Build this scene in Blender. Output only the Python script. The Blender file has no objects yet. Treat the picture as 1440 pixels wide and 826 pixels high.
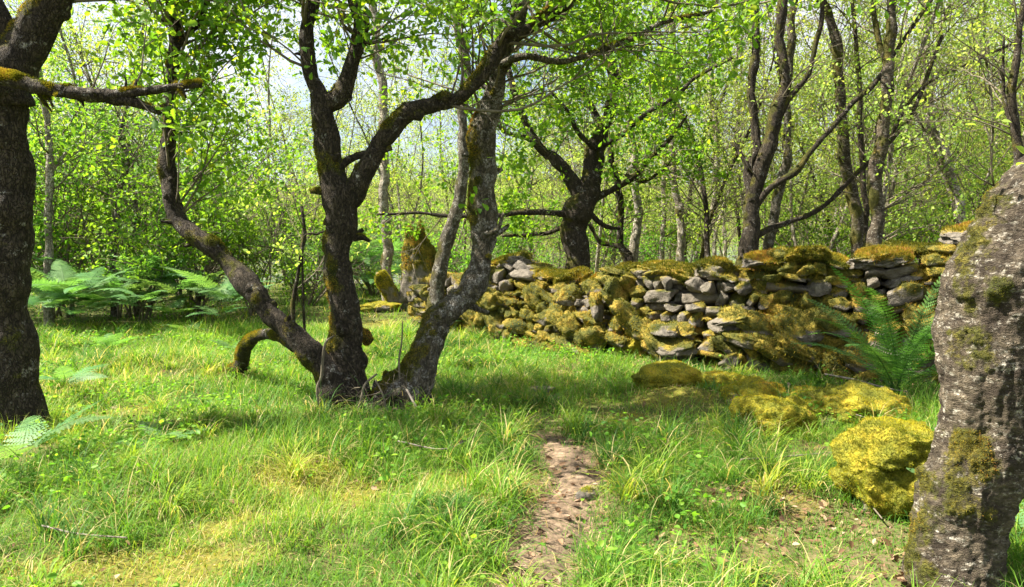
import bpy, math, random
import numpy as np
from mathutils import Vector

# ------------------------------------------------------------------ camera, sky, sun
SC = bpy.context.scene
COL = SC.collection
R = math.radians
FPX = 1047.0
HORIZ = 330.0
PITCH = math.atan((413 - HORIZ) / FPX)
CAMZ = 1.6
cam_d = bpy.data.cameras.new("camera")
cam = bpy.data.objects.new("camera", cam_d)
COL.objects.link(cam)
cam.location = (0, 0, CAMZ)
cam.rotation_euler = (math.pi / 2 - PITCH, 0, 0)
cam_d.sensor_width = 36
cam_d.lens = 36 * FPX / 1440
cam_d.clip_end = 9000
cam_d.clip_start = 0.05
SC.camera = cam

SUN_EL, SUN_B = 54.0, 1.0          # elevation; degrees the sun stands behind the left-hand direction
sd = Vector((-math.cos(R(SUN_EL)) * math.cos(R(SUN_B)), math.cos(R(SUN_EL)) * math.sin(R(SUN_B)), math.sin(R(SUN_EL))))
sl = bpy.data.lights.new("sun", 'SUN')
sl.energy = 5.0
sl.angle = R(0.55)
sl.color = (1.0, 0.93, 0.80)
so = bpy.data.objects.new("sun", sl)
COL.objects.link(so)
so.rotation_euler = sd.to_track_quat('Z', 'Y').to_euler()
W = bpy.data.worlds.new("World")
SC.world = W
W.use_nodes = True
nt = W.node_tree
bg = nt.nodes['Background']
sky = nt.nodes.new('ShaderNodeTexSky')
sky.sky_type = 'NISHITA'
sky.sun_disc = False
sky.sun_elevation = R(SUN_EL)
sky.sun_rotation = R(-90 + SUN_B)
sky.dust_density = 1.5
tcn = nt.nodes.new('ShaderNodeTexCoord')
cn = nt.nodes.new('ShaderNodeTexNoise')
cn.inputs['Scale'].default_value = 2.2
cn.inputs['Detail'].default_value = 7
crp = nt.nodes.new('ShaderNodeValToRGB')
crp.color_ramp.elements[0].position = 0.36
crp.color_ramp.elements[1].position = 0.58
mxs = nt.nodes.new('ShaderNodeMix')
mxs.data_type = 'RGBA'
mxs.inputs['B'].default_value = (5.6, 5.9, 6.3, 1)
nt.links.new(tcn.outputs['Generated'], cn.inputs['Vector'])
nt.links.new(cn.outputs['Fac'], crp.inputs['Fac'])
nt.links.new(crp.outputs['Color'], mxs.inputs['Factor'])
nt.links.new(sky.outputs['Color'], mxs.inputs['A'])
nt.links.new(mxs.outputs['Result'], bg.inputs['Color'])
bg.inputs['Strength'].default_value = 0.055
SC.view_settings.view_transform = 'Standard'
SC.view_settings.look = 'None'
SC.view_settings.exposure = 2.05
SC.view_settings.gamma = 1
SC.cycles.max_bounces = 6
SC.cycles.diffuse_bounces = 3
SC.cycles.glossy_bounces = 2
SC.cycles.transmission_bounces = 4
SC.cycles.transparent_max_bounces = 4
SC.cycles.sample_clamp_indirect = 6
SC.cycles.use_denoising = True
SC.cycles.use_adaptive_sampling = True
SC.cycles.adaptive_threshold = 0.02
SC.cycles.caustics_reflective = False
SC.cycles.caustics_refractive = False

rng = np.random.default_rng(7)
cp, sp = math.cos(PITCH), math.sin(PITCH)


def ray(px, py):
    u, v = (px - 720) / FPX, (413 - py) / FPX
    return np.array([u, cp + v * sp, -sp + v * cp])


def at(px, py, d):
    r = ray(px, py)
    return np.array([0, 0, CAMZ]) + r * (d / r[1])


def Rpx(w, d):      # pixel width of a trunk -> radius in metres
    return 0.5 * w * d / FPX

# ------------------------------------------------------------------ noise
def _h(i, j, k, s):
    n = (i * 374761393 + j * 668265263 + k * 2147483647 + s * 974634777) & 0xFFFFFFFF
    n = ((n ^ (n >> 13)) * 1274126177) & 0xFFFFFFFF
    n = ((n ^ (n >> 15)) * 2246822519) & 0xFFFFFFFF
    return ((n ^ (n >> 16)) & 0xFFFFFF) / float(0xFFFFFF)


def vn(p, s=0):
    p = np.asarray(p, float)
    f = np.floor(p)
    i = f.astype(np.int64)
    t = p - f
    t = t * t * (3 - 2 * t)
    o = 0
    for a in (0, 1):
        wa = t[:, 0] if a else 1 - t[:, 0]
        for b in (0, 1):
            wb = t[:, 1] if b else 1 - t[:, 1]
            for c in (0, 1):
                wc = t[:, 2] if c else 1 - t[:, 2]
                o = o + wa * wb * wc * _h(i[:, 0] + a, i[:, 1] + b, i[:, 2] + c, s)
    return o * 2 - 1


def fbm(p, oct=4, s=0, gain=0.5):
    p = np.asarray(p, float)
    o = 0; a = 1; t = 0
    for k in range(oct):
        o = o + a * vn(p * (2.03 ** k) + 17.3 * k, s + k)
        t += a
        a *= gain
    return o / t


def ss(a, b, x):
    t = np.clip((x - a) / (b - a), 0, 1)
    return t * t * (3 - 2 * t)


# ------------------------------------------------------------------ terrain
MOUNDS = []   # x, y, r, h


def H(x, y):
    x = np.atleast_1d(np.asarray(x, float)); y = np.atleast_1d(np.asarray(y, float))
    p = np.stack([x, y, x * 0], -1)
    z = 0.07 * fbm(p * 0.55, 3, 3) + 0.035 * fbm(p * 2.1, 3, 9)
    near = np.exp(-(np.hypot(x, y) / 60) ** 2)
    z = z * near
    z = z + 0.10 * ss(0.8, 3.5, x) * ss(9.5, 6.5, y + x * 0.3) * ss(2, 4, y)
    for mx, my, mr, mh in MOUNDS:
        z = z + mh * np.exp(-((x - mx) ** 2 + (y - my) ** 2) / mr ** 2)
    # the ground falls away to the loch beyond the trees
    drop = ss(20, 95, y - 0.55 * x * (x > 0) + 0.25 * x * (x < 0))
    z = z - 13.0 * drop
    # far shore
    far = ss(900, 2200, y)
    z = z + far * (150 + 90 * fbm(p * 0.0012, 4, 5))
    return z


def Hs(x, y):
    return float(H(x, y)[0])


def gnd(px, py):
    z = 0.0
    r = ray(px, py)
    for _ in range(6):
        t = (z - CAMZ) / r[2]
        q = r * t
        z = Hs(q[0], q[1])
    return np.array([q[0], q[1], z])


# ------------------------------------------------------------------ mesh builder
class MB:
    def __init__(s):
        s.v = []; s.f = []; s.n = 0; s.a = []; s.m = []

    def add(s, v, faces, a=0.5, m=0.0):
        """faces: list of int arrays, each (k, nverts)"""
        v = np.asarray(v, float).reshape(-1, 3)
        for f in faces:
            f = np.asarray(f, np.int64)
            if f.size:
                s.f.append(f + s.n)
        s.v.append(v)
        s.a.append(np.broadcast_to(np.asarray(a, float), (len(v),)).copy())
        s.m.append(np.broadcast_to(np.asarray(m, float), (len(v),)).copy())
        s.n += len(v)

    def data(s):
        return np.concatenate(s.v), np.concatenate(s.a), np.concatenate(s.m)

    def build(s, name, mat, parent=None, smooth=False, origin=None):
        v, a, m = s.data()
        if origin is not None:
            v = v - np.asarray(origin)
        me = bpy.data.meshes.new(name)
        me.vertices.add(len(v))
        me.vertices.foreach_set('co', v.astype(np.float32).ravel())
        lt = np.concatenate([np.full(len(f), f.shape[1], np.int32) for f in s.f])
        lv = np.concatenate([f.ravel() for f in s.f]).astype(np.int32)
        ls = np.concatenate([[0], np.cumsum(lt)[:-1]]).astype(np.int32)
        me.loops.add(len(lv))
        me.loops.foreach_set('vertex_index', lv)
        me.polygons.add(len(lt))
        me.polygons.foreach_set('loop_start', ls)
        me.polygons.foreach_set('loop_total', lt)
        me.update(calc_edges=True)
        if smooth:
            me.polygons.foreach_set('use_smooth', np.ones(len(lt), bool))
        for nm, dat in (('rnd', a), ('moss', m)):
            at_ = me.attributes.new(nm, 'FLOAT', 'POINT')
            at_.data.foreach_set('value', dat.astype(np.float32))
        me.materials.append(mat)
        o = bpy.data.objects.new(name, me)
        COL.objects.link(o)
        if parent is not None:
            o.parent = parent
        return o


def tag(o, label=None, cat=None, group=None, kind=None):
    for k, v in (('label', label), ('category', cat), ('group', group), ('kind', kind)):
        if v:
            o[k] = v
    return o


def empty(name, loc, label=None, cat=None, group=None):
    o = bpy.data.objects.new(name, None)
    COL.objects.link(o)
    o.location = tuple(float(c) for c in loc)
    o.empty_display_size = 0.2
    return tag(o, label, cat, group)


def dup(root, loc, rz=0.0, sc=1.0, label=None, group=None):
    r = root.copy(); COL.objects.link(r)
    r.location = tuple(float(c) for c in loc); r.rotation_euler = (0, 0, rz); r.scale = (sc, sc, sc)
    if label: r['label'] = label
    if group: r['group'] = group
    for ch in list(root.children):
        c = ch.copy(); COL.objects.link(c); c.parent = r
    return r


# ------------------------------------------------------------------ materials
def mat(name):
    m = bpy.data.materials.new(name)
    m.use_nodes = True
    t = m.node_tree
    for n in list(t.nodes):
        t.nodes.remove(n)
    out = t.nodes.new('ShaderNodeOutputMaterial')
    return m, t, out


def N(t, kind, **kw):
    n = t.nodes.new(kind)
    for k, v in kw.items():
        if k in n.inputs:
            n.inputs[k].default_value = v
        else:
            setattr(n, k, v)
    return n


def L(t, a, b):
    t.links.new(a, b)


def ramp(t, fac, stops, interp='LINEAR'):
    r = N(t, 'ShaderNodeValToRGB')
    r.color_ramp.interpolation = interp
    e = r.color_ramp.elements
    while len(e) < len(stops):
        e.new(0.5)
    for k, (p, c) in enumerate(stops):
        e[k].position = p
        e[k].color = (*c, 1) if len(c) == 3 else c
    L(t, fac, r.inputs['Fac'])
    return r.outputs['Color']


def mix(t, fac, a, b, blend='MIX'):
    m = N(t, 'ShaderNodeMix', data_type='RGBA', blend_type=blend)
    for s, v in (('Factor', fac), ('A', a), ('B', b)):
        if hasattr(v, 'links') or hasattr(v, 'is_linked'):
            L(t, v, m.inputs[s])
        elif s == 'Factor':
            m.inputs[s].default_value = v
        else:
            m.inputs[s].default_value = (*v, 1)
    return m.outputs['Result']


def math_(t, op, a, b=None, clamp=False):
    m = N(t, 'ShaderNodeMath', operation=op)
    m.use_clamp = clamp
    for k, v in enumerate((a, b)):
        if v is None: continue
        if hasattr(v, 'is_linked'): L(t, v, m.inputs[k])
        else: m.inputs[k].default_value = v
    return m.outputs[0]


def attr(t, nm):
    return N(t, 'ShaderNodeAttribute', attribute_name=nm).outputs['Fac']


def noise(t, scale, detail=4, rough=0.5, vec=None, dist=0.0):
    n = N(t, 'ShaderNodeTexNoise', Scale=scale, Detail=detail, Roughness=rough, Distortion=dist)
    if vec is None:
        g = N(t, 'ShaderNodeTexCoord')
        vec = g.outputs['Object']
    L(t, vec, n.inputs['Vector'])
    return n.outputs['Fac']


def leaf_mat(name, stops, trans, tfac=0.45, rough=0.5, spec=0.35, objrand=0.0):
    """stops: colours along the per-leaf random value; trans: tint of light coming through"""
    m, t, out = mat(name)
    c = ramp(t, attr(t, 'rnd'), stops)
    if objrand:
        oi = N(t, 'ShaderNodeObjectInfo')
        hs = N(t, 'ShaderNodeHueSaturation')
        L(t, c, hs.inputs['Color'])
        L(t, math_(t, 'ADD', math_(t, 'MULTIPLY', oi.outputs['Random'], objrand * 0.12), 0.5 - objrand * 0.06), hs.inputs['Hue'])
        L(t, math_(t, 'ADD', math_(t, 'MULTIPLY', oi.outputs['Random'], objrand), 1 - objrand * 0.5), hs.inputs['Value'])
        c = hs.outputs['Color']
    p = N(t, 'ShaderNodeBsdfPrincipled', Roughness=rough + 0.12)
    p.inputs['Specular IOR Level'].default_value = spec * 0.5
    L(t, c, p.inputs['Base Color'])
    tr = N(t, 'ShaderNodeBsdfTranslucent')
    L(t, mix(t, 1.0, c, trans, 'MULTIPLY'), tr.inputs['Color'])
    ms = N(t, 'ShaderNodeMixShader')
    ms.inputs[0].default_value = tfac
    L(t, p.outputs[0], ms.inputs[1]); L(t, tr.outputs[0], ms.inputs[2])
    L(t, ms.outputs[0], out.inputs['Surface'])
    return m


def bark_mat(name, base, moss_amt=0.5, lichen=0.5, scale=1.0, pale=(0.42, 0.40, 0.36), zs=0.45, peel=False):
    m, t, out = mat(name)
    g = N(t, 'ShaderNodeTexCoord').outputs['Object']
    mp = N(t, 'ShaderNodeMapping')
    mp.inputs['Scale'].default_value = (1, 1, zs)
    L(t, g, mp.inputs['Vector'])
    n1 = noise(t, 22 * scale, 6, 0.65, mp.outputs[0], 0.4)
    vo = N(t, 'ShaderNodeTexVoronoi', feature='DISTANCE_TO_EDGE', Scale=38 * scale)
    nv = N(t, 'ShaderNodeTexNoise', Scale=14 * scale, Detail=4)
    L(t, mp.outputs[0], nv.inputs['Vector'])
    va = N(t, 'ShaderNodeVectorMath', operation='MULTIPLY_ADD')
    L(t, nv.outputs['Color'], va.inputs[0]); va.inputs[1].default_value = (0.16, 0.16, 0.16); L(t, mp.outputs[0], va.inputs[2])
    L(t, va.outputs[0], vo.inputs['Vector'])
    crack = math_(t, 'MULTIPLY', vo.outputs['Distance'], 7.0, True)
    if peel: crack = math_(t, 'ADD', math_(t, 'MULTIPLY', crack, 0.25), 0.55, True)
    c = ramp(t, n1, [(0.28, tuple(x * 0.35 for x in base)), (0.5, base), (0.72, tuple(min(1, x * 1.9) for x in base))])
    c = mix(t, math_(t, 'SUBTRACT', 0.75, crack, True), c, tuple(x * 0.3 for x in base))
    if peel:
        c = mix(t, ramp(t, noise(t, 5, 6, 0.7, mp.outputs[0]), [(0.42, (0.8,) * 3), (0.56, (0, 0, 0))]), c, (0.030, 0.022, 0.016))
    # pale crustose lichen
    n2 = noise(t, (16 if peel else 9) * scale, 8, 0.75, mp.outputs[0] if peel else g, 0.3)
    lf = ramp(t, n2, [(0.60 - 0.12 * lichen, (0, 0, 0)), (0.68 - 0.12 * lichen, (1, 1, 1))])
    n2b = noise(t, 60 * scale, 3, 0.6, g)
    lf2 = mix(t, 1.0, lf, ramp(t, n2b, [(0.42, (0.0,) * 3), (0.58, (0.85,) * 3)]), 'MULTIPLY')
    c = mix(t, lf2, c, pale)
    # moss
    n3 = noise(t, 70 * scale, 3, 0.6, g)
    n4 = noise(t, 6 * scale, 5, 0.6, g)
    mc = ramp(t, n4, [(0.3, (0.04, 0.05, 0.010)), (0.5, (0.10, 0.095, 0.018)), (0.7, (0.19, 0.145, 0.03))])
    mc = mix(t, ramp(t, n3, [(0.38, (0.85,) * 3), (0.6, (0, 0, 0))]), mc, (0.03, 0.03, 0.008))
    mf = math_(t, 'ADD', math_(t, 'MULTIPLY', attr(t, 'moss'), 2.2), math_(t, 'MULTIPLY', n3, 0.7))
    mf = math_(t, 'SUBTRACT', mf, 1.1, True)
    mf = math_(t, 'MULTIPLY', mf, 3.0, True)
    c = mix(t, mf, c, mc)
    p = N(t, 'ShaderNodeBsdfPrincipled', Roughness=0.9)
    p.inputs['Specular IOR Level'].default_value = 0.2
    L(t, c, p.inputs['Base Color'])
    b = N(t, 'ShaderNodeBump', Strength=1.0, Distance=0.035)
    L(t, math_(t, 'ADD', n1, math_(t, 'MULTIPLY', crack, 0.6)), b.inputs['Height'])
    L(t, b.outputs[0], p.inputs['Normal'])
    L(t, p.outputs[0], out.inputs['Surface'])
    return m


def simple_mat(name, stops, scale=10, rough=0.9, bump=0.5, bd=0.01, spec=0.2):
    m, t, out = mat(name)
    n = noise(t, scale, 6, 0.65)
    p = N(t, 'ShaderNodeBsdfPrincipled', Roughness=rough)
    p.inputs['Specular IOR Level'].default_value = spec
    L(t, ramp(t, n, stops), p.inputs['Base Color'])
    b = N(t, 'ShaderNodeBump', Strength=bump, Distance=bd)
    L(t, noise(t, scale * 5, 5, 0.7), b.inputs['Height'])
    L(t, b.outputs[0], p.inputs['Normal'])
    L(t, p.outputs[0], out.inputs['Surface'])
    return m


def stone_mat(name='stone', yellow=False):
    m, t, out = mat(name)
    g = N(t, 'ShaderNodeTexCoord').outputs['Object']
    n1 = noise(t, 14, 7, 0.65, g, 0.2)
    c = ramp(t, n1, [(0.3, (0.045, 0.04, 0.034)), (0.5, (0.125, 0.11, 0.09)), (0.7, (0.27, 0.235, 0.19))])
    c = mix(t, math_(t, 'MULTIPLY', attr(t, 'rnd'), 0.55), c, (0.17, 0.145, 0.11), 'MIX')
    n2 = noise(t, 5, 6, 0.7, g)
    c = mix(t, ramp(t, n2, [(0.62, (0, 0, 0)), (0.68, (0.6,) * 3)]), c, (0.38, 0.36, 0.34))
    n3 = noise(t, 55, 4, 0.6, g)
    n4 = noise(t, 4.0, 7, 0.72, g)
    mc = ramp(t, n4, [(0.36, (0.035, 0.045, 0.009)), (0.48, (0.11, 0.105, 0.016)), (0.57, (0.27, 0.20, 0.028)), (0.66, (0.36, 0.22, 0.04)), (0.74, (0.28, 0.13, 0.05))])  # moss colour; dark olive share stands in for shade, gold for sunlit moss
    if yellow: mc = ramp(t, n4, [(0.32, (0.08, 0.10, 0.012)), (0.46, (0.20, 0.20, 0.02)), (0.58, (0.40, 0.32, 0.025)), (0.70, (0.36, 0.17, 0.05))])
    mc = mix(t, ramp(t, n3, [(0.34, (0.6 if yellow else 0.85,) * 3), (0.54, (0, 0, 0))]), mc, (0.06, 0.06, 0.01), 'MIX')
    mf = math_(t, 'ADD', math_(t, 'MULTIPLY', attr(t, 'moss'), 2.0), math_(t, 'MULTIPLY', n3, 0.8))
    mf = math_(t, 'MULTIPLY', math_(t, 'SUBTRACT', mf, 1.05, True), 3.0, True)
    c = mix(t, mf, c, mc)
    p = N(t, 'ShaderNodeBsdfPrincipled', Roughness=0.88)
    p.inputs['Specular IOR Level'].default_value = 0.25
    L(t, c, p.inputs['Base Color'])
    b = N(t, 'ShaderNodeBump', Strength=1.0, Distance=0.035)
    L(t, math_(t, 'ADD', n1, math_(t, 'MULTIPLY', n3, 0.8)), b.inputs['Height'])
    L(t, b.outputs[0], p.inputs['Normal'])
    L(t, p.outputs[0], out.inputs['Surface'])
    return m


def ground_mat():
    m, t, out = mat('ground')
    g = N(t, 'ShaderNodeTexCoord').outputs['Object']
    n1 = noise(t, 1.2, 5, 0.6, g)
    n2 = noise(t, 30, 5, 0.7, g)
    c = ramp(t, n1, [(0.30, (0.045, 0.06, 0.015)), (0.5, (0.07, 0.10, 0.02)), (0.7, (0.13, 0.13, 0.03))])
    c = mix(t, ramp(t, n2, [(0.45, (0, 0, 0)), (0.62, (0.8,) * 3)]), c, (0.11, 0.075, 0.04))
    mc = ramp(t, noise(t, 40, 4, 0.6, g), [(0.35, (0.07, 0.08, 0.01)), (0.65, (0.22, 0.18, 0.025))])
    c = mix(t, math_(t, 'MULTIPLY', attr(t, 'moss'), 0.7), c, mc)
    dirt = ramp(t, n2, [(0.35, (0.06, 0.04, 0.025)), (0.55, (0.16, 0.11, 0.07)), (0.7, (0.28, 0.20, 0.13))])
    c = mix(t, attr(t, 'rnd'), c, dirt)
    p = N(t, 'ShaderNodeBsdfPrincipled', Roughness=0.95)
    p.inputs['Specular IOR Level'].default_value = 0.15
    L(t, c, p.inputs['Base Color'])
    b = N(t, 'ShaderNodeBump', Strength=0.7, Distance=0.02)
    L(t, n2, b.inputs['Height'])
    L(t, b.outputs[0], p.inputs['Normal'])
    L(t, p.outputs[0], out.inputs['Surface'])
    return m


M = {}
M['ground'] = ground_mat()
M['path'] = simple_mat('path_soil', [(0.34, (0.05, 0.037, 0.025)), (0.52, (0.17, 0.12, 0.078)), (0.72, (0.30, 0.215, 0.145))], 22, 0.95, 1.0, 0.01)
M['stone'] = stone_mat()
M['yellow_stone'] = stone_mat('yellow_mossy_stone', True)
M['oak_bark'] = bark_mat('oak_bark', (0.052, 0.041, 0.029), 0.5, 0.30, 1.0)
M['grey_bark'] = bark_mat('grey_bark', (0.10, 0.085, 0.06), 0.5, 0.9, 1.0)
M['birch_bark'] = bark_mat('birch_bark', (0.10, 0.080, 0.055), 0.5, 0.62, 0.9, (0.50, 0.46, 0.38), 2.2, True)
M['pale_bark'] = bark_mat('pale_bark', (0.26, 0.225, 0.17), 0.5, 0.95, 0.8, (0.60, 0.57, 0.50))
M['twig'] = simple_mat('twig', [(0.3, (0.06, 0.05, 0.035)), (0.7, (0.20, 0.17, 0.12))], 12)
M['dry_twig'] = simple_mat('dry_twig', [(0.3, (0.10, 0.08, 0.065)), (0.7, (0.30, 0.26, 0.22))], 20)
M['oak_leaf'] = leaf_mat('oak_leaf', [(0, (0.045, 0.12, 0.014)), (0.5, (0.10, 0.21, 0.02)), (0.88, (0.17, 0.27, 0.025)), (1, (0.34, 0.34, 0.03))],
                         (2.6, 2.3, 0.9), 0.48, 0.42, 0.45)
M['birch_leaf'] = leaf_mat('birch_leaf', [(0, (0.13, 0.21, 0.04)), (0.5, (0.24, 0.34, 0.06)), (1, (0.38, 0.44, 0.11))],
                           (1.8, 1.7, 1.0), 0.5, 0.45, 0.4, 0.35)
M['shrub_leaf'] = leaf_mat('shrub_leaf', [(0, (0.05, 0.14, 0.014)), (0.5, (0.11, 0.24, 0.025)), (1, (0.22, 0.35, 0.04))],
                           (2.0, 1.9, 0.8), 0.5, 0.38, 0.4, 0.3)
M['fern'] = leaf_mat('fern_leaf', [(0, (0.035, 0.10, 0.025)), (0.5, (0.07, 0.17, 0.035)), (1, (0.12, 0.24, 0.05))],
                     (1.9, 1.8, 0.8), 0.4, 0.45, 0.4, 0.25)
M['bracken'] = leaf_mat('bracken_leaf', [(0, (0.05, 0.13, 0.04)), (0.5, (0.10, 0.21, 0.07)), (1, (0.17, 0.30, 0.08))],
                        (2.0, 1.9, 0.8), 0.4, 0.4, 0.5, 0.3)
M['grass'] = leaf_mat('grass_blade', [(0, (0.045, 0.125, 0.020)), (0.35, (0.085, 0.20, 0.022)), (0.68, (0.17, 0.29, 0.028)),
                                      (0.86, (0.29, 0.34, 0.04)), (0.90, (0.40, 0.33, 0.14)), (1, (0.52, 0.42, 0.22))],
                      (1.7, 1.6, 0.75), 0.42, 0.42, 0.4)
M['moss_tuft'] = leaf_mat('moss_tuft', [(0, (0.04, 0.055, 0.01)), (0.4, (0.12, 0.125, 0.018)), (0.72, (0.28, 0.23, 0.028)), (0.9, (0.38, 0.26, 0.04)), (1, (0.36, 0.18, 0.06))],
                          (1.5, 1.4, 0.6), 0.35, 0.8, 0.15)
M['yellow_moss'] = leaf_mat('yellow_moss', [(0, (0.07, 0.10, 0.012)), (0.35, (0.20, 0.21, 0.02)), (0.6, (0.44, 0.40, 0.028)), (0.85, (0.56, 0.46, 0.04)), (1, (0.42, 0.20, 0.06))],
                            (1.5, 1.4, 0.5), 0.35, 0.8, 0.15)
M['litter'] = leaf_mat('dead_leaf', [(0, (0.05, 0.03, 0.018)), (0.5, (0.15, 0.085, 0.045)), (0.85, (0.27, 0.17, 0.10)), (1, (0.38, 0.28, 0.20))],
                       (1.3, 1.1, 0.8), 0.15, 0.6, 0.3)


# ------------------------------------------------------------------ tubes
def catmull(P, step):
    P = np.asarray(P, float)
    if len(P) == 2:
        n = max(2, int(np.linalg.norm(P[1, :3] - P[0, :3]) / step) + 1)
        t = np.linspace(0, 1, n)[:, None]
        return P[0] * (1 - t) + P[1] * t
    Q = np.vstack([2 * P[0] - P[1], P, 2 * P[-1] - P[-2]])
    out = []
    for i in range(1, len(Q) - 2):
        p0, p1, p2, p3 = Q[i - 1], Q[i], Q[i + 1], Q[i + 2]
        n = max(1, int(math.ceil(np.linalg.norm(p2[:3] - p1[:3]) / step)))
        t = (np.arange(n) / n)[:, None]
        out.append(0.5 * ((2 * p1) + (-p0 + p2) * t + (2 * p0 - 5 * p1 + 4 * p2 - p3) * t * t + (-p0 + 3 * p1 - 3 * p2 + p3) * t ** 3))
    out.append(P[-1:])
    return np.vstack(out)


def tube(mb, P, rad, sides=8, disp=0.0, freq=8.0, moss=None, a=0.5, seed=0, flare=0.0):
    """P (n,3) path, rad (n,). Displaced sweep; moss mask = noise + upward facing + painted sun side + moss offset."""
    P = np.asarray(P, float); n = len(P)
    T = np.gradient(P, axis=0)
    T /= np.linalg.norm(T, axis=1)[:, None] + 1e-9
    up = np.array([1.0, 0, 0]) if abs(T[0, 0]) < 0.8 else np.array([0, 1.0, 0])
    U = np.zeros_like(P)
    u = up - T[0] * np.dot(up, T[0]); u /= np.linalg.norm(u)
    for i in range(n):
        u = u - T[i] * np.dot(u, T[i]); u /= np.linalg.norm(u) + 1e-9
        U[i] = u
    V = np.cross(T, U)
    an = np.linspace(0, 2 * math.pi, sides, endpoint=False)
    D = U[:, None] * np.cos(an)[None, :, None] + V[:, None] * np.sin(an)[None, :, None]
    r = np.asarray(rad, float)[:, None] * np.ones(sides)[None]
    pts = P[:, None] + D * r[..., None]
    if disp:
        q = pts.reshape(-1, 3)
        q2 = q * np.array([1, 1, 0.55]) * freq + seed * 3.1
        d = fbm(q2, 4, seed + 11) + 0.6 * fbm(q * freq * 0.28 + seed, 2, seed + 40)
        rid = 1 - np.abs(fbm(q * np.array([1, 1, 0.3]) * freq * 2.6 + seed, 3, seed + 77)) * 2
        d = d + 0.28 * rid + 0.30 * fbm(q * np.array([1, 1, 0.7]) * freq * 5 + seed, 3, seed + 99)
        r = r + disp * d.reshape(n, sides) * np.clip(r / 0.05, 0.2, 1.5)
        pts = P[:, None] + D * r[..., None]
    v = pts.reshape(-1, 3)
    i = np.arange(n - 1)[:, None] * sides; j = np.arange(sides)[None]; k = (j + 1) % sides
    f = np.stack([i + j, i + k, i + sides + k, i + sides + j], -1).reshape(-1, 4)
    if moss is None:
        m = 0.0
    else:
        nz = D[..., 2].reshape(-1)
        sunward = -D[..., 0].reshape(-1)
        m = np.clip(0.60 * fbm(v * 4.5 + seed, 5, seed + 5, 0.65) * 1.6 + 0.26 * nz + 0.26 * sunward + moss, 0, 1)  # extra gold moss on the sun side paints in the sunlit trunk edges
        if disp:
            v = v + D.reshape(-1, 3) * (ss(0.42, 0.62, m) * np.minimum(0.018, 0.25 * np.repeat(np.asarray(rad, float), sides)) * (0.7 + fbm(v * 22, 2, 4)))[:, None]
    cap_v = np.vstack([P[0], P[-1]])
    c0 = len(v)
    mb.add(np.vstack([v, cap_v]), [f, np.stack([np.full(sides, c0), k[0], j[0]], -1),
                                   np.stack([np.full(sides, c0 + 1), (n - 1) * sides + j[0], (n - 1) * sides + k[0]], -1)],
           a, np.concatenate([np.broadcast_to(m, (len(v),)), [0, 0]]))


# ------------------------------------------------------------------ leaves
def frames(n, nrm_bias=None, rg=rng):
    """random orthonormal frames: axis (leaf direction) and normal, biased"""
    ax = rg.normal(size=(n, 3))
    ax /= np.linalg.norm(ax, axis=1)[:, None]
    nm = rg.normal(size=(n, 3))
    if nrm_bias is not None:
        nm = nm + np.asarray(nrm_bias)
    nm -= ax * (nm * ax).sum(1)[:, None]
    nm /= np.linalg.norm(nm, axis=1)[:, None] + 1e-9
    return ax, nm


def oak_template():
    hl = [(0.0, 0.03), (0.12, 0.06), (0.22, 0.15), (0.30, 0.11), (0.42, 0.24), (0.52, 0.17), (0.64, 0.31), (0.74, 0.20), (0.86, 0.25), (0.94, 0.12), (1.0, 0.0)]
    v = []
    mid = [(0.0, 0), (0.35, 0.0), (0.7, 0.0), (1.0, 0)]
    for s in (1, -1):
        pass
    # two halves sharing the midrib
    V = [(0, 0, 0), (1.0, 0, -0.06)]
    left = [(x, y, 0.25 * y - 0.06 * x * x) for x, y in hl[:-1]]
    right = [(x, -y, 0.25 * y - 0.06 * x * x) for x, y in hl[:-1]]
    V += left + right
    n = len(left)
    F1 = [0] + list(range(2, 2 + n)) + [1]
    F2 = [1] + list(range(2 + 2 * n - 1, 2 + n - 1, -1)) + [0]
    return np.array(V, float), [np.array([F1]), np.array([F2])]


def small_template(w=0.36):
    V = np.array([(0, 0, 0), (0.35, w, 0.07), (1, 0, -0.05), (0.35, -w, 0.07)], float)
    return V, [np.array([[0, 3, 2, 1]])]


def fold_template(w=0.34):
    V = np.array([(0, 0, 0), (0.3, w, 0.1), (0.7, w * 0.8, 0.08), (1, 0, -0.06), (0.7, -w * 0.8, 0.08), (0.3, -w, 0.1)], float)
    return V, [np.array([[0, 1, 2, 3], [0, 3, 4, 5]])]


OAK, SMALL, FOLD = oak_template(), small_template(), fold_template()


def leaves(mb, pos, ax, nm, size, tpl, a):
    V, F = tpl
    n = len(pos)
    if n == 0: return
    sd_ = np.cross(nm, ax)
    v = pos[:, None] + size[:, None, None] * (V[None, :, 0:1] * ax[:, None] + V[None, :, 1:2] * sd_[:, None] + V[None, :, 2:3] * nm[:, None])
    k = len(V)
    off = (np.arange(n) * k)[:, None]
    fs = []
    for f in F:
        for row in f:
            fs.append(off + row[None])
    mb.add(v.reshape(-1, 3), fs, np.repeat(a, k))


def leaf_cluster(mb, anchors, per, size, spread, tpl, rg, bias=(0, 0, 1.1), var=0.35, droop=0.0):
    """anchors (n,3): rosettes of leaves round each twig point"""
    A = np.repeat(np.asarray(anchors), per, axis=0)
    n = len(A)
    ax, nm = frames(n, bias, rg)
    ax[:, 2] -= droop
    ax /= np.linalg.norm(ax, axis=1)[:, None]
    nm -= ax * (nm * ax).sum(1)[:, None]
    nm /= np.linalg.norm(nm, axis=1)[:, None] + 1e-9
    pos = A + ax * spread * rg.uniform(0.1, 1, (n, 1)) + rg.normal(0, spread * 0.25, (n, 3))
    cl = np.repeat(rg.random(len(anchors)), per)
    a = np.clip(0.6 * cl + 0.4 * rg.random(n) + 0.0, 0, 1)
    leaves(mb, pos, ax, nm, size * rg.uniform(1 - var, 1 + var, n), tpl, a)


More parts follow.
